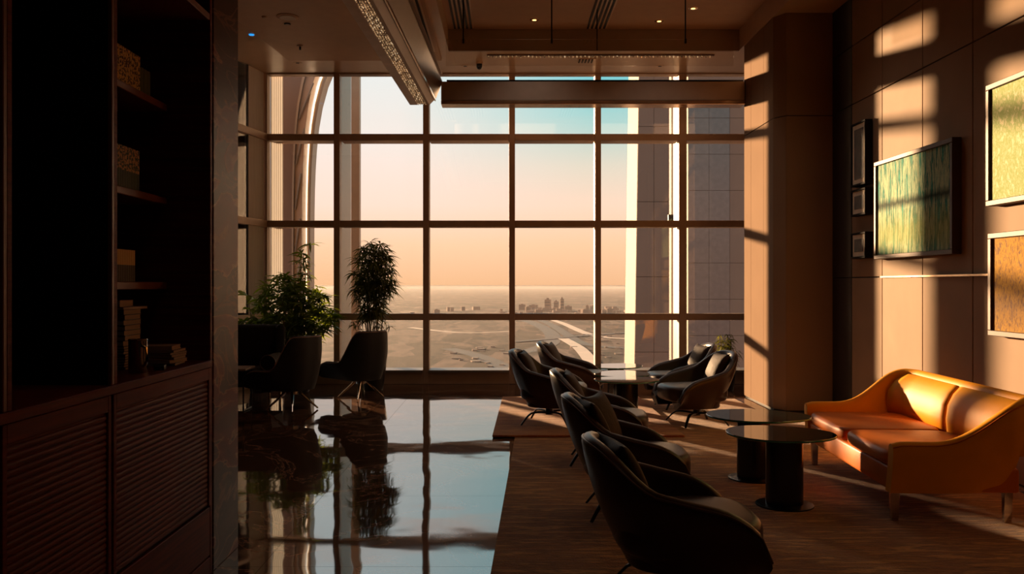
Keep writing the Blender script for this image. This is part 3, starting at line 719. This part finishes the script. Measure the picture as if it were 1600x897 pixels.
# things on the counter
M['paper'] = pbr('paper_edges', (170, 138, 118), .8, var=.2, vscale=2, stretch=(1, 1, 90))
M['coverdark'] = pbr('dark_cover', (60, 42, 38), .5)
M['coverred'] = pbr('dull_red_cover', (120, 50, 40), .5)
def lying(x, y, z, w, d, h, rz, cover, label, group=None, name='magazine'):
    r_ = empty(name, (x, y, z), rz, label, 'magazine' if name == 'magazine' else 'book', group)
    MB().box(-w / 2, w / 2, -d / 2, d / 2, .002, h - .002).build('pages', M['paper'], r_)
    MB().box(-w / 2 - .002, w / 2 + .002, -d / 2 - .002, d / 2 + .002, 0, .002).build('cover', cover, r_)
    MB().box(-w / 2 - .002, w / 2 + .002, -d / 2 - .002, d / 2 + .002, h - .002, h).build('cover', cover, r_)
zc = 1.11
z = zc
for k in range(9):
    h = .012
    lying(-1.86, 4.07, z, .24, .19, h - .0006, random.uniform(-.03, .03), M['coverdark'], 'thin dark book lying in the tall flat stack at the back of the counter', 'tall flat stack in the bookcase', 'book'); z += h
z2 = z
for k in range(7):
    h = .024
    lying(-1.86, 4.07, z2, .23, .18, h - .0006, random.uniform(-.04, .04), M['coverdark'], 'thin dark book lying in the tall flat stack at the back of the counter', 'tall flat stack in the bookcase', 'book'); z2 += h
lying(-1.86, 4.07, z2 + .0, .26, .26, .012, 0, M['wood_edge'], 'flat board topping the tall stack in the bookcase', None, 'book')
lying(-1.86, 4.06, z2 + .012, .18, .16, .03, .05, M['coverred'], 'dull red book lying on the flat board', None, 'book')
z = zc
for k in range(6):
    h = random.uniform(.010, .016)
    lying(-1.70, 4.27, z, .20, .17, h - .0004, random.uniform(-.16, .16), M['paper'] if k % 2 else M['coverdark'], 'pale magazine in the low stack by the metal cup', 'low magazine stack on the counter'); z += h
lying(-1.70, 4.26, z, .17, .15, .02, .1, M['paper'], 'thicker pale magazine topping the low stack')
lb = book('book', pbr('faded_cover', (150, 116, 92), .6), 4.225, .03, .27, .15, zc + .001, x=-1.90, label='tall faded book leaning against the flat stack', tilt=R(-7))
cu = empty('metal_cup', (-1.63, 3.86, zc), 0, 'polished steel cup with rolled rim on the counter', 'cup')
MB().lathe([(.001, 0), (.038, 0), (.040, .006), (.040, .14), (.0425, .146), (.040, .15), (.036, .146), (.036, .01), (.001, .01)], n=28).build('body', M['chrome'], cu, smooth=True)
MB().tube([(.03, -.03, .12), (.06, -.055, .115), (.065, -.06, .06), (.035, -.03, .03)], .006).build('handle', M['chrome'], cu, smooth=True)
cp = empty('bulldog_clip', (-1.585, 3.99, zc), R(20), 'small black clip lying before the magazines', 'clip')
MB().prism([(-.02, -.04), (.02, -.04), (.028, .04), (-.028, .04)], 0, .022).build('jaw', M['darkmetal'], cp, bevel=.003)
MB().tube([(0, -.04, .012), (.006, -.075, .01)], .006).build('lever', M['chrome'], cp)

# ================================================================== SEATING
def upath(a, f, bk, r_, n_arc=14, n_st=8, n_bk=None):
    """plan of a U open to -y: arms at x=+-a from y=-f, back at y=bk, corner radius r. returns (x,y,nx,ny)"""
    P = []
    for k in range(n_st): P.append((-a, -f + (bk - r_ + f) * k / n_st, -1, 0))
    for k in range(n_arc + 1):
        th = PI - (PI / 2) * k / n_arc
        P.append((-a + r_ + r_ * math.cos(th), bk - r_ + r_ * math.sin(th), math.cos(th), math.sin(th)))
    nb = n_bk if n_bk is not None else (0 if a - r_ < .02 else 10)
    for k in range(1, nb): P.append((-a + r_ + 2 * (a - r_) * k / nb, bk, 0, 1))
    Q = [(-x, y, -nx, ny) for x, y, nx, ny in reversed(P[: n_st + n_arc + 1])]
    if nb == 0: Q = Q[1:]
    return P + Q
def ushell(path, zt, zb, th, taper, lean, zin, end_drop=.1, rim=None, m_=None, parent=None, name='shell', endn=5):
    """closed U-shaped upholstered wall: outer face rises from the bottom, rolls over the rim, comes down inside."""
    n = len(path); rs = []
    for i, (x, y, nx, ny) in enumerate(path):
        top = zt(x, y); q = min(i, n - 1 - i)
        if q < endn: u = 1 - q / endn; top -= end_drop * (1 - math.sqrt(max(0, 1 - u * u)))
        tp = taper(x, y); ln = lean(x, y); hh = top - zb
        def off(z):
            u = max(0, (z - zb) / max(hh, .01)); return -tp * (1 - u) ** 2.0 + ln * u * u
        pts = []
        r0 = th / 2
        for k in range(9): z = zb + (hh - r0) * k / 8; pts.append((off(z), z))
        o1 = off(top - r0)
        for k in range(1, 6): a = PI * k / 6; pts.append((o1 - r0 + r0 * math.cos(a), top - r0 + r0 * math.sin(a)))
        for k in range(7):
            z = top - r0 - (top - r0 - zin) * k / 6; pts.append((off(z) - th, z))
        pts.append((off(zb) - th, zb + .001))
        rs.append([(x + nx * o, y + ny * o, z) for o, z in pts])
    ob = MB().rings(rs).build(name, m_, parent, smooth=True)
    # rim curve for the piping
    rimp = [(r_[9][0], r_[9][1], r_[9][2]) for r_ in rs]
    return ob, rimp
def slab(poly, z0, z1, r_, n=4, crown=0.0):
    """soft slab from a convex plan outline with rounded edges"""
    cx = sum(p[0] for p in poly) / len(poly); cy = sum(p[1] for p in poly) / len(poly); rs = []
    def ins(d): 
        out = []
        for x, y in poly:
            L = math.hypot(x - cx, y - cy); s_ = (L - d) / L; out.append((cx + (x - cx) * s_, cy + (y - cy) * s_))
        return out
    for k in range(n + 1): a = PI / 2 * k / n; rs.append([(x, y, z0 + r_ - r_ * math.cos(a)) for x, y in ins(r_ - r_ * math.sin(a))])
    for k in range(n + 1): a = PI / 2 * k / n; rs.append([(x, y, z1 - r_ + r_ * math.sin(a)) for x, y in ins(r_ - r_ * math.cos(a))])
    for fr in (.7, .4, .1): rs.append([(cx + (x - cx) * fr, cy + (y - cy) * fr, z1 + crown * (1 - fr)) for x, y in ins(r_)])
    return MB().rings(rs)
def sup(a, b_, p, n=36, cx=0, cy=0):
    return [(cx + a * math.copysign(abs(math.cos(2 * PI * k / n)) ** (2 / p), math.cos(2 * PI * k / n)), cy + b_ * math.copysign(abs(math.sin(2 * PI * k / n)) ** (2 / p), math.sin(2 * PI * k / n))) for k in range(n)]
def pillow_mesh(name, m_, w=.42, h=.42, t_=.13, seed=0):
    rr = random.Random(seed); n = 16; mb = MB(); vs = []; fs = []
    ph = [rr.uniform(0, 6.28) for _ in range(6)]
    for sgn in (1, -1):
        for i in range(n + 1):
            for j in range(n + 1):
                u = -1 + 2 * i / n; v = -1 + 2 * j / n
                k = ((1 - u * u) * (1 - v * v)) ** .42 if abs(u) < 1 and abs(v) < 1 else 0
                pin = 1 - .10 * (1 - abs(u) ** 2) * abs(v) ** 2
                pin2 = 1 - .10 * (1 - abs(v) ** 2) * abs(u) ** 2
                wr_ = .010 * math.sin(5 * u + 3 * v + ph[0]) * k + .008 * math.sin(9 * v - 4 * u + ph[1]) * k
                vs.append((u * w / 2 * pin2, sgn * (k * t_ / 2 + wr_ * (sgn > 0)), h / 2 + v * h / 2 * pin))
    m_n = (n + 1) ** 2
    for s_ in (0, 1):
        for i in range(n):
            for j in range(n):
                a = s_ * m_n + i * (n + 1) + j; q = (a, a + 1, a + n + 2, a + n + 1); fs.append(q if s_ else tuple(reversed(q)))
    mb.add(vs, fs)
    me = mb.mesh(name, m_)
    bm = bmesh.new(); bm.from_mesh(me); bmesh.ops.remove_doubles(bm, verts=bm.verts, dist=.0005); bmesh.ops.recalc_face_normals(bm, faces=bm.faces); bm.to_mesh(me); bm.free()
    for p in me.polygons: p.use_smooth = True
    return me

# -- brown leather tub chair on a curved swivel base
def tub_chair(label):
    r_ = empty('tub_armchair', (0, 0, 0), 0, label, 'armchair', 'brown leather tub armchairs')
    P = upath(.39, .36, .40, .385)
    zt = lambda x, y: .555 + .24 * y + .135 * smooth01((y - .13) / .27)
    _, rim = ushell(P, zt, .20, .075, lambda x, y: .13 + .05 * smooth01((y + .1) / .4), lambda x, y: .035 * smooth01(y / .3), .33, .16, m_=M['leather'], parent=r_, name='shell')
    MB().tube(rim, .0065, 6).build('piping', M['leather_seam'], r_, smooth='all')
    # underside pan
    slab(sup(.235, .235, 2.6, cy=-.01), .19, .26, .02).build('underside', M['leather'], r_, smooth=True)
    slab(sup(.315, .34, 3.2, cy=-.055), .27, .43, .05, crown=.025).build('seat_cushion', M['leather'], r_, smooth='all')
    bkp = sup(.27, .055, 3, cy=.30); 
    # swivel base
    MB().lathe([(.001, .10), (.04, .10), (.035, .19), (.001, .19)], n=16).build('swivel_column', M['darkmetal'], r_, smooth=True)
    for k in range(4):
        a = PI / 4 + k * PI / 2; pts = []; rr = []
        for q in range(9):
            u = q / 8; d = .02 + .33 * u; zz = .12 - .02 * u + .02 * math.sin(PI * u) - (.095 * max(0, (u - .6) / .4) ** 1.6)
            pts.append((d * math.cos(a), d * math.sin(a), max(.012, zz))); rr.append(.026 - .012 * u)
        MB().tube(pts, rr, 8, .5).build('leg', M['darkmetal'], r_, smooth=True)
    return r_
tubs = [
    ((.79, 4.12, .008), R(90), 'brown leather tub armchair nearest the viewer, dark and largest'),
    ((.79, 5.66, .008), R(88), 'brown leather tub armchair directly behind the nearest one, two cushions in it'),
    ((.80, 7.32, .008), R(84), 'brown leather tub armchair third in the row, mostly hidden behind the second'),
    ((.46, 9.20, .032), R(76), 'brown leather tub armchair at the left of the amber rug, back towards the marble floor'),
    ((.80, 10.50, .032), R(80), 'brown leather tub armchair behind the amber rug one, nearest the window on the left'),
    ((2.04, 9.30, .008), R(-76), 'brown leather tub armchair facing left beside the far glass tables'),
    ((2.12, 10.55, .008), R(-84), 'brown leather tub armchair nearest the window on the pillar side')]
t0 = tub_chair(tubs[0][2]); t0.location = tubs[0][0]; t0.rotation_euler = (0, 0, tubs[0][1])
for loc, rz, lab in tubs[1:]: dup(t0, loc, rz, lab)
pm = [pillow_mesh('cushion', M['leather_cushion'], .42, .40, .14, s_) for s_ in (1, 2, 3)]
def cushion(ci, side, label, k, yaw=0, lean=R(24), dx=.0):
    loc, rz, _ = tubs[ci]
    a = rz
    lx, ly = side, .14 + dx
    wx_ = loc[0] + lx * math.cos(a) - ly * math.sin(a); wy_ = loc[1] + lx * math.sin(a) + ly * math.cos(a)
    o = inst('cushion', pm[k], None, (wx_, wy_, loc[2] + .40), (0, 0, 0))
    o.rotation_euler = (Matrix.Rotation(a + yaw, 3, 'Z') @ Matrix.Rotation(-lean, 3, 'X')).to_euler()
    tag(o, label, 'cushion', 'brown leather scatter cushions')
cushion(0, .03, 'creased brown leather cushion in the nearest armchair', 0, R(10))
cushion(1, -.08, 'creased brown leather cushion on the near side of the second armchair', 1, R(14))
cushion(1, .12, 'creased brown leather cushion on the far side of the second armchair', 2, R(-22), dx=-.07)
cushion(2, .0, 'creased brown leather cushion in the third armchair of the row', 0)
cushion(3, .0, 'creased brown leather cushion in the armchair on the amber rug', 1, R(6))
cushion(4, .0, 'creased brown leather cushion in the armchair behind the amber rug one', 2, R(-6))
cushion(5, .0, 'creased brown leather cushion in the armchair facing left by the far tables', 0, R(-8))
cushion(6, .0, 'creased brown leather cushion in the window armchair on the pillar side', 1, R(5))

# -- tan sofa
so_ = empty('leather_sofa', (2.90, 6.34, .008), R(-93.5), 'glowing tan orange leather sofa with sloping arms against the art wall', 'sofa')
P = upath(.98, .44, .43, .20, n_arc=10, n_st=14)
def szt(x, y):
    return .515 + .28 * smooth01((y + .22) / .60) ** 1.4
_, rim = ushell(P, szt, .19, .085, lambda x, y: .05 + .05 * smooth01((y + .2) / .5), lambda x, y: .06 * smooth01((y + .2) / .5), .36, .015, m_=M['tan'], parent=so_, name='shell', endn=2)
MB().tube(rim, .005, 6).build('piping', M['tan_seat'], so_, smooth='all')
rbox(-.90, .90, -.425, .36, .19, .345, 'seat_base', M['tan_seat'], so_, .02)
for sx in (-1, 1):
    x0, x1 = (-.895, -.004) if sx < 0 else (.004, .895)
    pw = sup((x1 - x0) / 2, .375, 7, 44, (x0 + x1) / 2, -.07)
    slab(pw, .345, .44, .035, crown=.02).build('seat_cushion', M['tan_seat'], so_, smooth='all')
    # padded back panel halves, leaning
    mb = MB(); rs = []
    for k in range(15):
        u = k / 14; xx = x0 + .008 + (x1 - x0 - .012) * u; dd = min(u, 1 - u) * (x1 - x0)
        ed = math.sqrt(max(0, 1 - (1 - min(1, dd / .02)) ** 2)) * .012
        cv = .10 * max(0, (abs(xx) - .66) / .24) ** 2
        rs.append([(xx, .30 - ed - cv, .42), (xx, .292 - ed - cv, .52), (xx, .305 - ed - cv, .62), (xx, .345 - ed - cv * .8, .70), (xx, .395 - ed - cv * .4, .755), (xx, .42, .762), (xx, .40, .42)])
    mb.rings(rs).build('back_panel', M['tan'], so_, smooth='all')
for sx in (-1, 1):
    for sy in (-.39, .30):
        MB().rings([[(sx * .86 + a * .014, sy + b_ * .022, 0) for a, b_ in ((-1, -1), (1, -1), (1, 1), (-1, 1))], [(sx * .86 + a * .020, sy + b_ * .028, .20) for a, b_ in ((-1, -1), (1, -1), (1, 1), (-1, 1))]]).build('leg', M['chrome'], so_, bevel=.003)

# -- glass tables
def table(x, y, rx, ry, z, label, drum_dx=0, drum_dy=0, rz=0, base_z=.008):
    r_ = empty('glass_table', (x, y, base_z), rz, label, 'coffee table', 'glass topped drum tables')
    zt = z - base_z
    n = 48
    ol = []
    for k in range(n):
        a = 2 * PI * k / n; q = 1 + .05 * math.cos(2 * a + .8) + .03 * math.cos(3 * a)
        ol.append((rx * q * math.cos(a), ry * q * math.sin(a)))
    mb = MB().rings([[(px_ * s_, py_ * s_, zz) for px_, py_ in ol] for s_, zz in ((.985, zt - .016), (1, zt - .012), (1, zt - .004), (.99, zt))])
    mb.build('glass_top', M['table_glass'], r_, smooth=True)
    mb = MB().rings([[(px_ * s_, py_ * s_, zz) for px_, py_ in ol] for s_, zz in ((1.0005, zt - .0125), (1.003, zt - .010), (1.003, zt - .006), (1.0005, zt - .0035))])
    mb.build('glass_edge', M['table_edge'], r_, smooth=True)
    MB().lathe([(.001, .012), (.125, .012), (.125, zt - .017), (.001, zt - .017)], (drum_dx, drum_dy, 0), 32, 1.0, .8).build('drum', M['drum'], r_, smooth=True)
    MB().lathe([(.001, 0), (.19, 0), (.19, .008), (.17, .012), (.001, .012)], (drum_dx, drum_dy, 0), 36).build('base_plate', M['darkmetal'], r_, smooth=True)
table(1.85, 5.88, .345, .33, .50, 'round glass table on a black drum before the sofa, nearer of the two', .04, .02)
table(1.93, 6.68, .375, .34, .50, 'round glass table on a black drum before the sofa, farther of the two', -.02, .03)
table(1.28, 9.20, .33, .33, .50, 'glass table nearest us among the three by the window armchairs', .0, 0, .4)
table(1.36, 10.22, .36, .34, .46, 'glass table in the middle of the three by the window armchairs', .0, 0, 1.4)
table(1.43, 11.30, .37, .34, .45, 'glass table closest to the window sill of the three', .0, 0, .9)

# -- dark high-back lounge chairs with splayed legs
def lounge_chair(label):
    r_ = empty('lounge_chair', (0, 0, 0), 0, label, 'chair', 'black high back lounge chairs')
    P = upath(.36, .44, .34, .30, n_arc=12, n_st=10)
    def zt(x, y):
        return .50 + .40 * smooth01((y - .02) / .26)
    _, rim = ushell(P, zt, .25, .06, lambda x, y: .11, lambda x, y: .08 * (1 - smooth01((y + .1) / .3)) - .03 * smooth01((y) / .3), .36, .20, m_=M['blackfab'], parent=r_, name='shell', endn=6)
    MB().tube(rim, .006, 6).build('piping', M['blackfab_edge'], r_, smooth='all')
    slab(sup(.22, .22, 2.6, cy=-.03), .235, .30, .03).build('underside', M['blackfab'], r_, smooth=True)
    slab(sup(.27, .32, 3, cy=-.08), .30, .44, .05, crown=.02).build('seat_cushion', M['blackfab'], r_, smooth='all')
    for k in range(4):
        a = PI / 4 + k * PI / 2
        MB().tube([(.06 * math.cos(a), .06 * math.sin(a), .235), (.17 * math.cos(a), .17 * math.sin(a), .13), (.30 * math.cos(a), .30 * math.sin(a), .012)], [.018, .015, .010], 8).build('leg', M['chrome'], r_, smooth=True)
    MB().lathe([(.001, .19), (.07, .19), (.08, .232), (.001, .232)], n=18).build('swivel_plate', M['chrome'], r_, smooth=True)
    return r_
l0 = lounge_chair('black high back lounge chair beside the bushy plant, seen from behind')
l0.location = (-2.56, 10.45, 0); l0.rotation_euler = (0, 0, R(-122))
dup(l0, (-1.92, 11.55, 0), R(-134), 'black high back lounge chair in front of the tall slender plant')
# armchair with a scroll arm and a small table, half hidden by the marble end
ac = empty('scroll_armchair', (-3.32, 11.15, 0), 0, 'dark armchair with a scrolled arm half hidden behind the marble wall end', 'armchair')
P = upath(.42, .32, .36, .12, n_arc=8, n_st=6)
ushell(P, lambda x, y: .52 + .46 * smooth01((y - .12) / .16), .16, .12, lambda x, y: .02, lambda x, y: .02, .3, .02, m_=M['blackfab'], parent=ac, name='shell', endn=2)
for sx in (-1, 1):
    MB().rings([[(sx * .37 + .095 * math.cos(2 * PI * k / 20), y, .53 + .095 * math.sin(2 * PI * k / 20)) for k in range(20)] for y in (-.36, .2)]).build('scroll_arm', M['blackfab'], ac, smooth=True)
    MB().tube([(sx * .37 + .095 * math.cos(2 * PI * k / 20), -.362, .53 + .095 * math.sin(2 * PI * k / 20)) for k in range(21)], .007, 6).build('arm_piping', M['blackfab_edge'], ac, smooth='all')
rbox(-.30, .30, -.34, .22, .30, .45, 'seat_cushion', M['blackfab'], ac, .04)
for sx in (-.36, .36):
    for sy in (-.26, .28): MB().tube([(sx, sy, 0), (sx, sy, .17)], .018).build('leg', M['chrome'], ac)
st_ = empty('side_table', (-3.30, 10.45, 0), 0, 'low side table with pale top and thin dark legs beside the marble wall end', 'table')
rbox(-.26, .24, -.20, .20, .485, .51, 'table_top', M['bulkhead'], st_, .006)
for sx in (-.22, .20):
    for sy in (-.16, .16): MB().tube([(sx, sy, .006), (sx, sy, .486)], .010).build('leg', M['darkmetal'], st_)
    MB().tube([(sx, -.16, .012), (sx, .16, .012)], .010).build('foot_rail', M['darkmetal'], st_)

# ================================================================== RUGS
rg = MB().prism([(.10, 8.75), (-.09, 4.2), (-.16, 2.4), (3.7, 2.4), (3.7, 9.6), (3.0, 10.3), (3.0, 11.4), (.10, 11.4)], .0008, .008).build('carpet', M['carpet'])
tag(rg, 'large dark brown striated carpet under the armchairs and sofa', 'carpet')
rg2 = MB().prism([(-.13, 8.5), (1.75, 8.5), (1.75, 11.45), (-.04, 11.45)], .010, .031).build('area_rug', M['rug'], bevel=.004, seg=1)
tag(rg2, 'amber striped rug laid over the carpet near the window', 'rug')

# ================================================================== PLANTS
def leaf_cluster(name, m_, nl, L, w, droop, seed, up=.25):
    rr = random.Random(seed); mb = MB()
    for k in range(nl):
        a = 2 * PI * k / nl + rr.uniform(-.3, .3); ln = L * rr.uniform(.7, 1.15); el = up + rr.uniform(-.35, .35)
        d = Vector((math.cos(a), math.sin(a), 0)); s_ = Vector((-math.sin(a), math.cos(a), 0)); pts = []
        tw = rr.uniform(-.5, .5)
        for q in range(5):
            u = q / 4; p = d * (ln * u * math.cos(el)) + Vector((0, 0, ln * u * math.sin(el) - droop * ln * u * u))
            ww = w * (.25, .9, 1.0, .6, .04)[q]
            sv_ = (s_ * math.cos(tw) + Vector((0, 0, 1)) * math.sin(tw)) * ww
            pts += [p - sv_, p + sv_]
        mb.add(pts, [(2 * q, 2 * q + 1, 2 * q + 3, 2 * q + 2) for q in range(4)])
    return mb.mesh(name, m_, smooth='all')
def plant(loc, label, stems, cl_meshes, pot_r, pot_h, sc=1.0, seed=0, place=None, cat='plant', name='potted_plant'):
    rr = random.Random(seed); r_ = empty(name, loc, 0, label, cat)
    MB().lathe([(.001, 0), (pot_r * .72, 0), (pot_r * .75, .01), (pot_r, pot_h - .03), (pot_r, pot_h), (pot_r * .88, pot_h), (pot_r * .86, pot_h - .04), (.001, pot_h - .04)], n=28).build('pot', M['pot'], r_, smooth=True)
    MB().lathe([(.001, pot_h - .038), (pot_r * .85, pot_h - .038), (pot_r * .5, pot_h - .02), (.001, pot_h - .015)], n=20).build('soil', M['soil'], r_)
    for (pts, r0, cls) in stems(rr):
        MB().tube([(p[0], p[1], p[2]) for p in pts], [r0 * (1 - .6 * i / (len(pts) - 1)) for i in range(len(pts))], 6).build('stem', M['stem'], r_, smooth=True)
        for (p, s_) in cls:
            inst('leaf_cluster', rr.choice(cl_meshes), r_, p, (rr.uniform(-.5, .5), rr.uniform(-.5, .5), rr.uniform(0, 6.28)), (s_, s_, s_))
    return r_
cA = [leaf_cluster('leaf_cluster', M['leaf'], 11, .20, .0105, .75, s_, .2) for s_ in range(5)]
cB = [leaf_cluster('leaf_cluster', M['leaf2'], 9, .20, .016, .45, 10 + s_, .25) for s_ in range(5)]
cC = [leaf_cluster('leaf_cluster', M['leaf2'], 6, .26, .045, .5, 30 + s_, .2) for s_ in range(3)]
def stems_tall(rr):
    out = []
    for k in range(10):
        a = k * .63 + rr.uniform(-.2, .2); b0 = rr.uniform(.02, .10); t_ = rr.uniform(.05, .24); hgt = rr.uniform(1.2, 1.7)
        base = Vector((b0 * math.cos(a), b0 * math.sin(a), .32)); tip = Vector((t_ * math.cos(a), t_ * math.sin(a), .32 + hgt))
        pts = [base.lerp(tip, i / 5) + Vector((rr.uniform(-.012, .012), rr.uniform(-.012, .012), 0)) for i in range(6)]
        cls = []
        for q in range(24):
            while True:
                u = [rr.uniform(-1, 1) for _ in range(3)]
                if sum(v * v for v in u) < 1: break
            cls.append(((u[0] * .29, u[1] * .26, 1.56 + u[2] * .56), rr.uniform(.7, 1.05)))
        for q in range(2): cls.append(((rr.uniform(-.3, .3), rr.uniform(-.2, .2), rr.uniform(.82, 1.1)), rr.uniform(.5, .8)))
        out.append((pts, .011, cls))
    return out
plant((-1.90, 12.45, 0), 'tall slender bamboo like plant standing behind the second lounge chair', stems_tall, cA, .20, .42, seed=5)
def stems_bush(rr):
    out = []
    for k in range(18):
        a = rr.uniform(0, 6.28); t_ = rr.uniform(.15, .6); hgt = rr.uniform(.5, 1.0) * (1.15 - .5 * t_)
        if k < 3: t_ = .05 + .04 * k; hgt = 1.42 + .12 * k; a = .1
        base = Vector((.05 * math.cos(a), .05 * math.sin(a), .4)); tip = Vector((t_ * math.cos(a), t_ * .6 * math.sin(a), .4 + hgt))
        mid = base.lerp(tip, .5) + Vector((0, 0, .12 if k > 2 else 0)); pts = [base, base.lerp(mid, .5), mid, mid.lerp(tip, .5), tip]
        cls = []
        if k < 3:
            for q in range(5): p = mid.lerp(tip, q / 4); cls.append(((p.x + rr.uniform(-.05, .05), p.y, p.z), rr.uniform(.8, 1.1)))
        else:
            for q in range(16):
                while True:
                    u = [rr.uniform(-1, 1) for _ in range(3)]
                    if sum(v * v for v in u) < 1: break
                cls.append(((u[0] * .56, u[1] * .36, 1.12 + u[2] * .50 - .12 * u[0]), rr.uniform(.75, 1.15)))
        out.append((pts, .012, cls))
    return out
plant((-2.92, 12.2, 0), 'large bushy palm like plant filling the window corner behind the first lounge chair', stems_bush, cB, .22, .45, seed=11)
def stems_low(rr):
    out = []
    for k in range(9):
        a = rr.uniform(0, 6.28); t_ = rr.uniform(.1, .3); hgt = rr.uniform(.5, .95)
        base = Vector((.04 * math.cos(a), .04 * math.sin(a), .4)); tip = Vector((t_ * math.cos(a), t_ * .6 * math.sin(a), .4 + hgt)); pts = [base.lerp(tip, i / 4) for i in range(5)]
        cls = [((base.lerp(tip, u).x, base.lerp(tip, u).y, base.lerp(tip, u).z), rr.uniform(.6, 1)) for u in (.4, .6, .8, 1.0)]
        out.append((pts, .010, cls))
    return out
plant((-3.42, 12.1, 0), 'broad leaved plant half hidden behind the marble wall end', stems_low, cC, .17, .42, seed=21)
def stems_small(rr):
    out = []
    for k in range(8):
        a = rr.uniform(0, 6.28); t_ = rr.uniform(.05, .22); hgt = rr.uniform(.25, .5)
        base = Vector((.04 * math.cos(a), .04 * math.sin(a), .3)); tip = Vector((t_ * math.cos(a), t_ * math.sin(a), .3 + hgt)); pts = [base.lerp(tip, i / 4) for i in range(5)]
        cls = [((base.lerp(tip, u).x, base.lerp(tip, u).y, base.lerp(tip, u).z), rr.uniform(.5, .8)) for u in (.3, .5, .65, .8, 1.0)]
        out.append((pts, .008, cls))
    return out
plant((3.12, 12.35, 0), 'small dim potted plant between the window armchair and the pillar', stems_small, cA, .15, .32, seed=31)

# ================================================================== PICTURES
def picture(y0, y1, z0, z1, depth, fw, canvas, label, mfr, mat_in=0, group=None):
    """framed picture on the right wall; local x runs from far to near, front faces -X world"""
    r_ = empty('framed_picture', (WX - depth, (y0 + y1) / 2, (z0 + z1) / 2), 0, label, 'picture', group)
    hy, hz = (y1 - y0) / 2, (z1 - z0) / 2
    for a, b_, c, d, nm in ((-hy, hy, hz - fw, hz, 'frame_rail'), (-hy, hy, -hz, -hz + fw, 'frame_rail'), (-hy, -hy + fw, -hz + fw, hz - fw, 'frame_stile'), (hy - fw, hy, -hz + fw, hz - fw, 'frame_stile')):
        MB().box(0, depth - .003, a, b_, c, d).build(nm, mfr, r_, bevel=.004, seg=1)
    if mat_in:
        MB().box(.014, .03, -hy + fw, hy - fw, -hz + fw, hz - fw).build('mount', M['paper_mount'], r_)
        MB().box(.010, .0145, -hy + fw + mat_in, hy - fw - mat_in, -hz + fw + mat_in, hz - fw - mat_in).build('print', canvas, r_)
    else:
        MB().box(.018, .03, -hy + fw, hy - fw, -hz + fw, hz - fw).build('canvas', canvas, r_)
    return r_
M['paper_mount'] = pbr('mount_board', (236, 220, 198), .8)
M['frame_metal'] = pbr('brushed_bronze_frame', (76, 56, 46), .5, .1, .3, bump=0)
M['frame_black'] = pbr('black_frame', (22, 16, 14), .7, spec=.1)
a1 = art('teal_gold_painting', [(18, 66, 60), (96, 190, 168), (44, 116, 104), (206, 222, 180), (96, 166, 146), (240, 240, 200)], 4.5, (1, 7, .7),
         [('Z', -.40, -.12, .10, (170, 170, 60), .45), ('Z', .0, .075, .03, (14, 34, 30), .85)])
a2 = art('pale_green_painting', [(110, 140, 90), (206, 206, 160), (150, 176, 110), (232, 226, 190), (90, 120, 80)], 11.0, (1, 2.0, 1.2))
a3 = art('amber_brown_painting', [(60, 46, 48), (130, 96, 60), (196, 150, 60), (110, 84, 76), (214, 176, 90)], 14.0, (1, 2.6, 1.0),
         [('Z', -.30, -.02, .12, (62, 48, 54), .6)])
a4 = pbr('small_print', (50, 36, 30), .6, var=.6, vscale=14)
picture(7.34, 8.90, 1.76, 2.748, .085, .042, a1, 'wide teal and gold abstract painting in a bronze frame, centre of the art wall', M['frame_metal'])
picture(5.3, 6.83, 2.114, 3.06, .085, .042, a2, 'pale green abstract painting cut off at the edge, upper of two', M['frame_metal'])
picture(5.3, 6.80, 1.105, 1.90, .085, .042, a3, 'amber and brown abstract painting cut off at the edge, lower of two', M['frame_metal'])
picture(9.12, 9.50, 2.56, 3.24, .085, .022, a4, 'tall small black framed print, topmost of three by the pillar', M['frame_black'], .05, 'small black framed prints')
picture(9.12, 9.50, 2.24, 2.525, .085, .022, a4, 'small black framed print, middle of three by the pillar', M['frame_black'], .05, 'small black framed prints')
picture(9.12, 9.50, 1.78, 2.06, .085, .022, a4, 'small black framed print, lowest of three by the pillar', M['frame_black'], .05, 'small black framed prints')
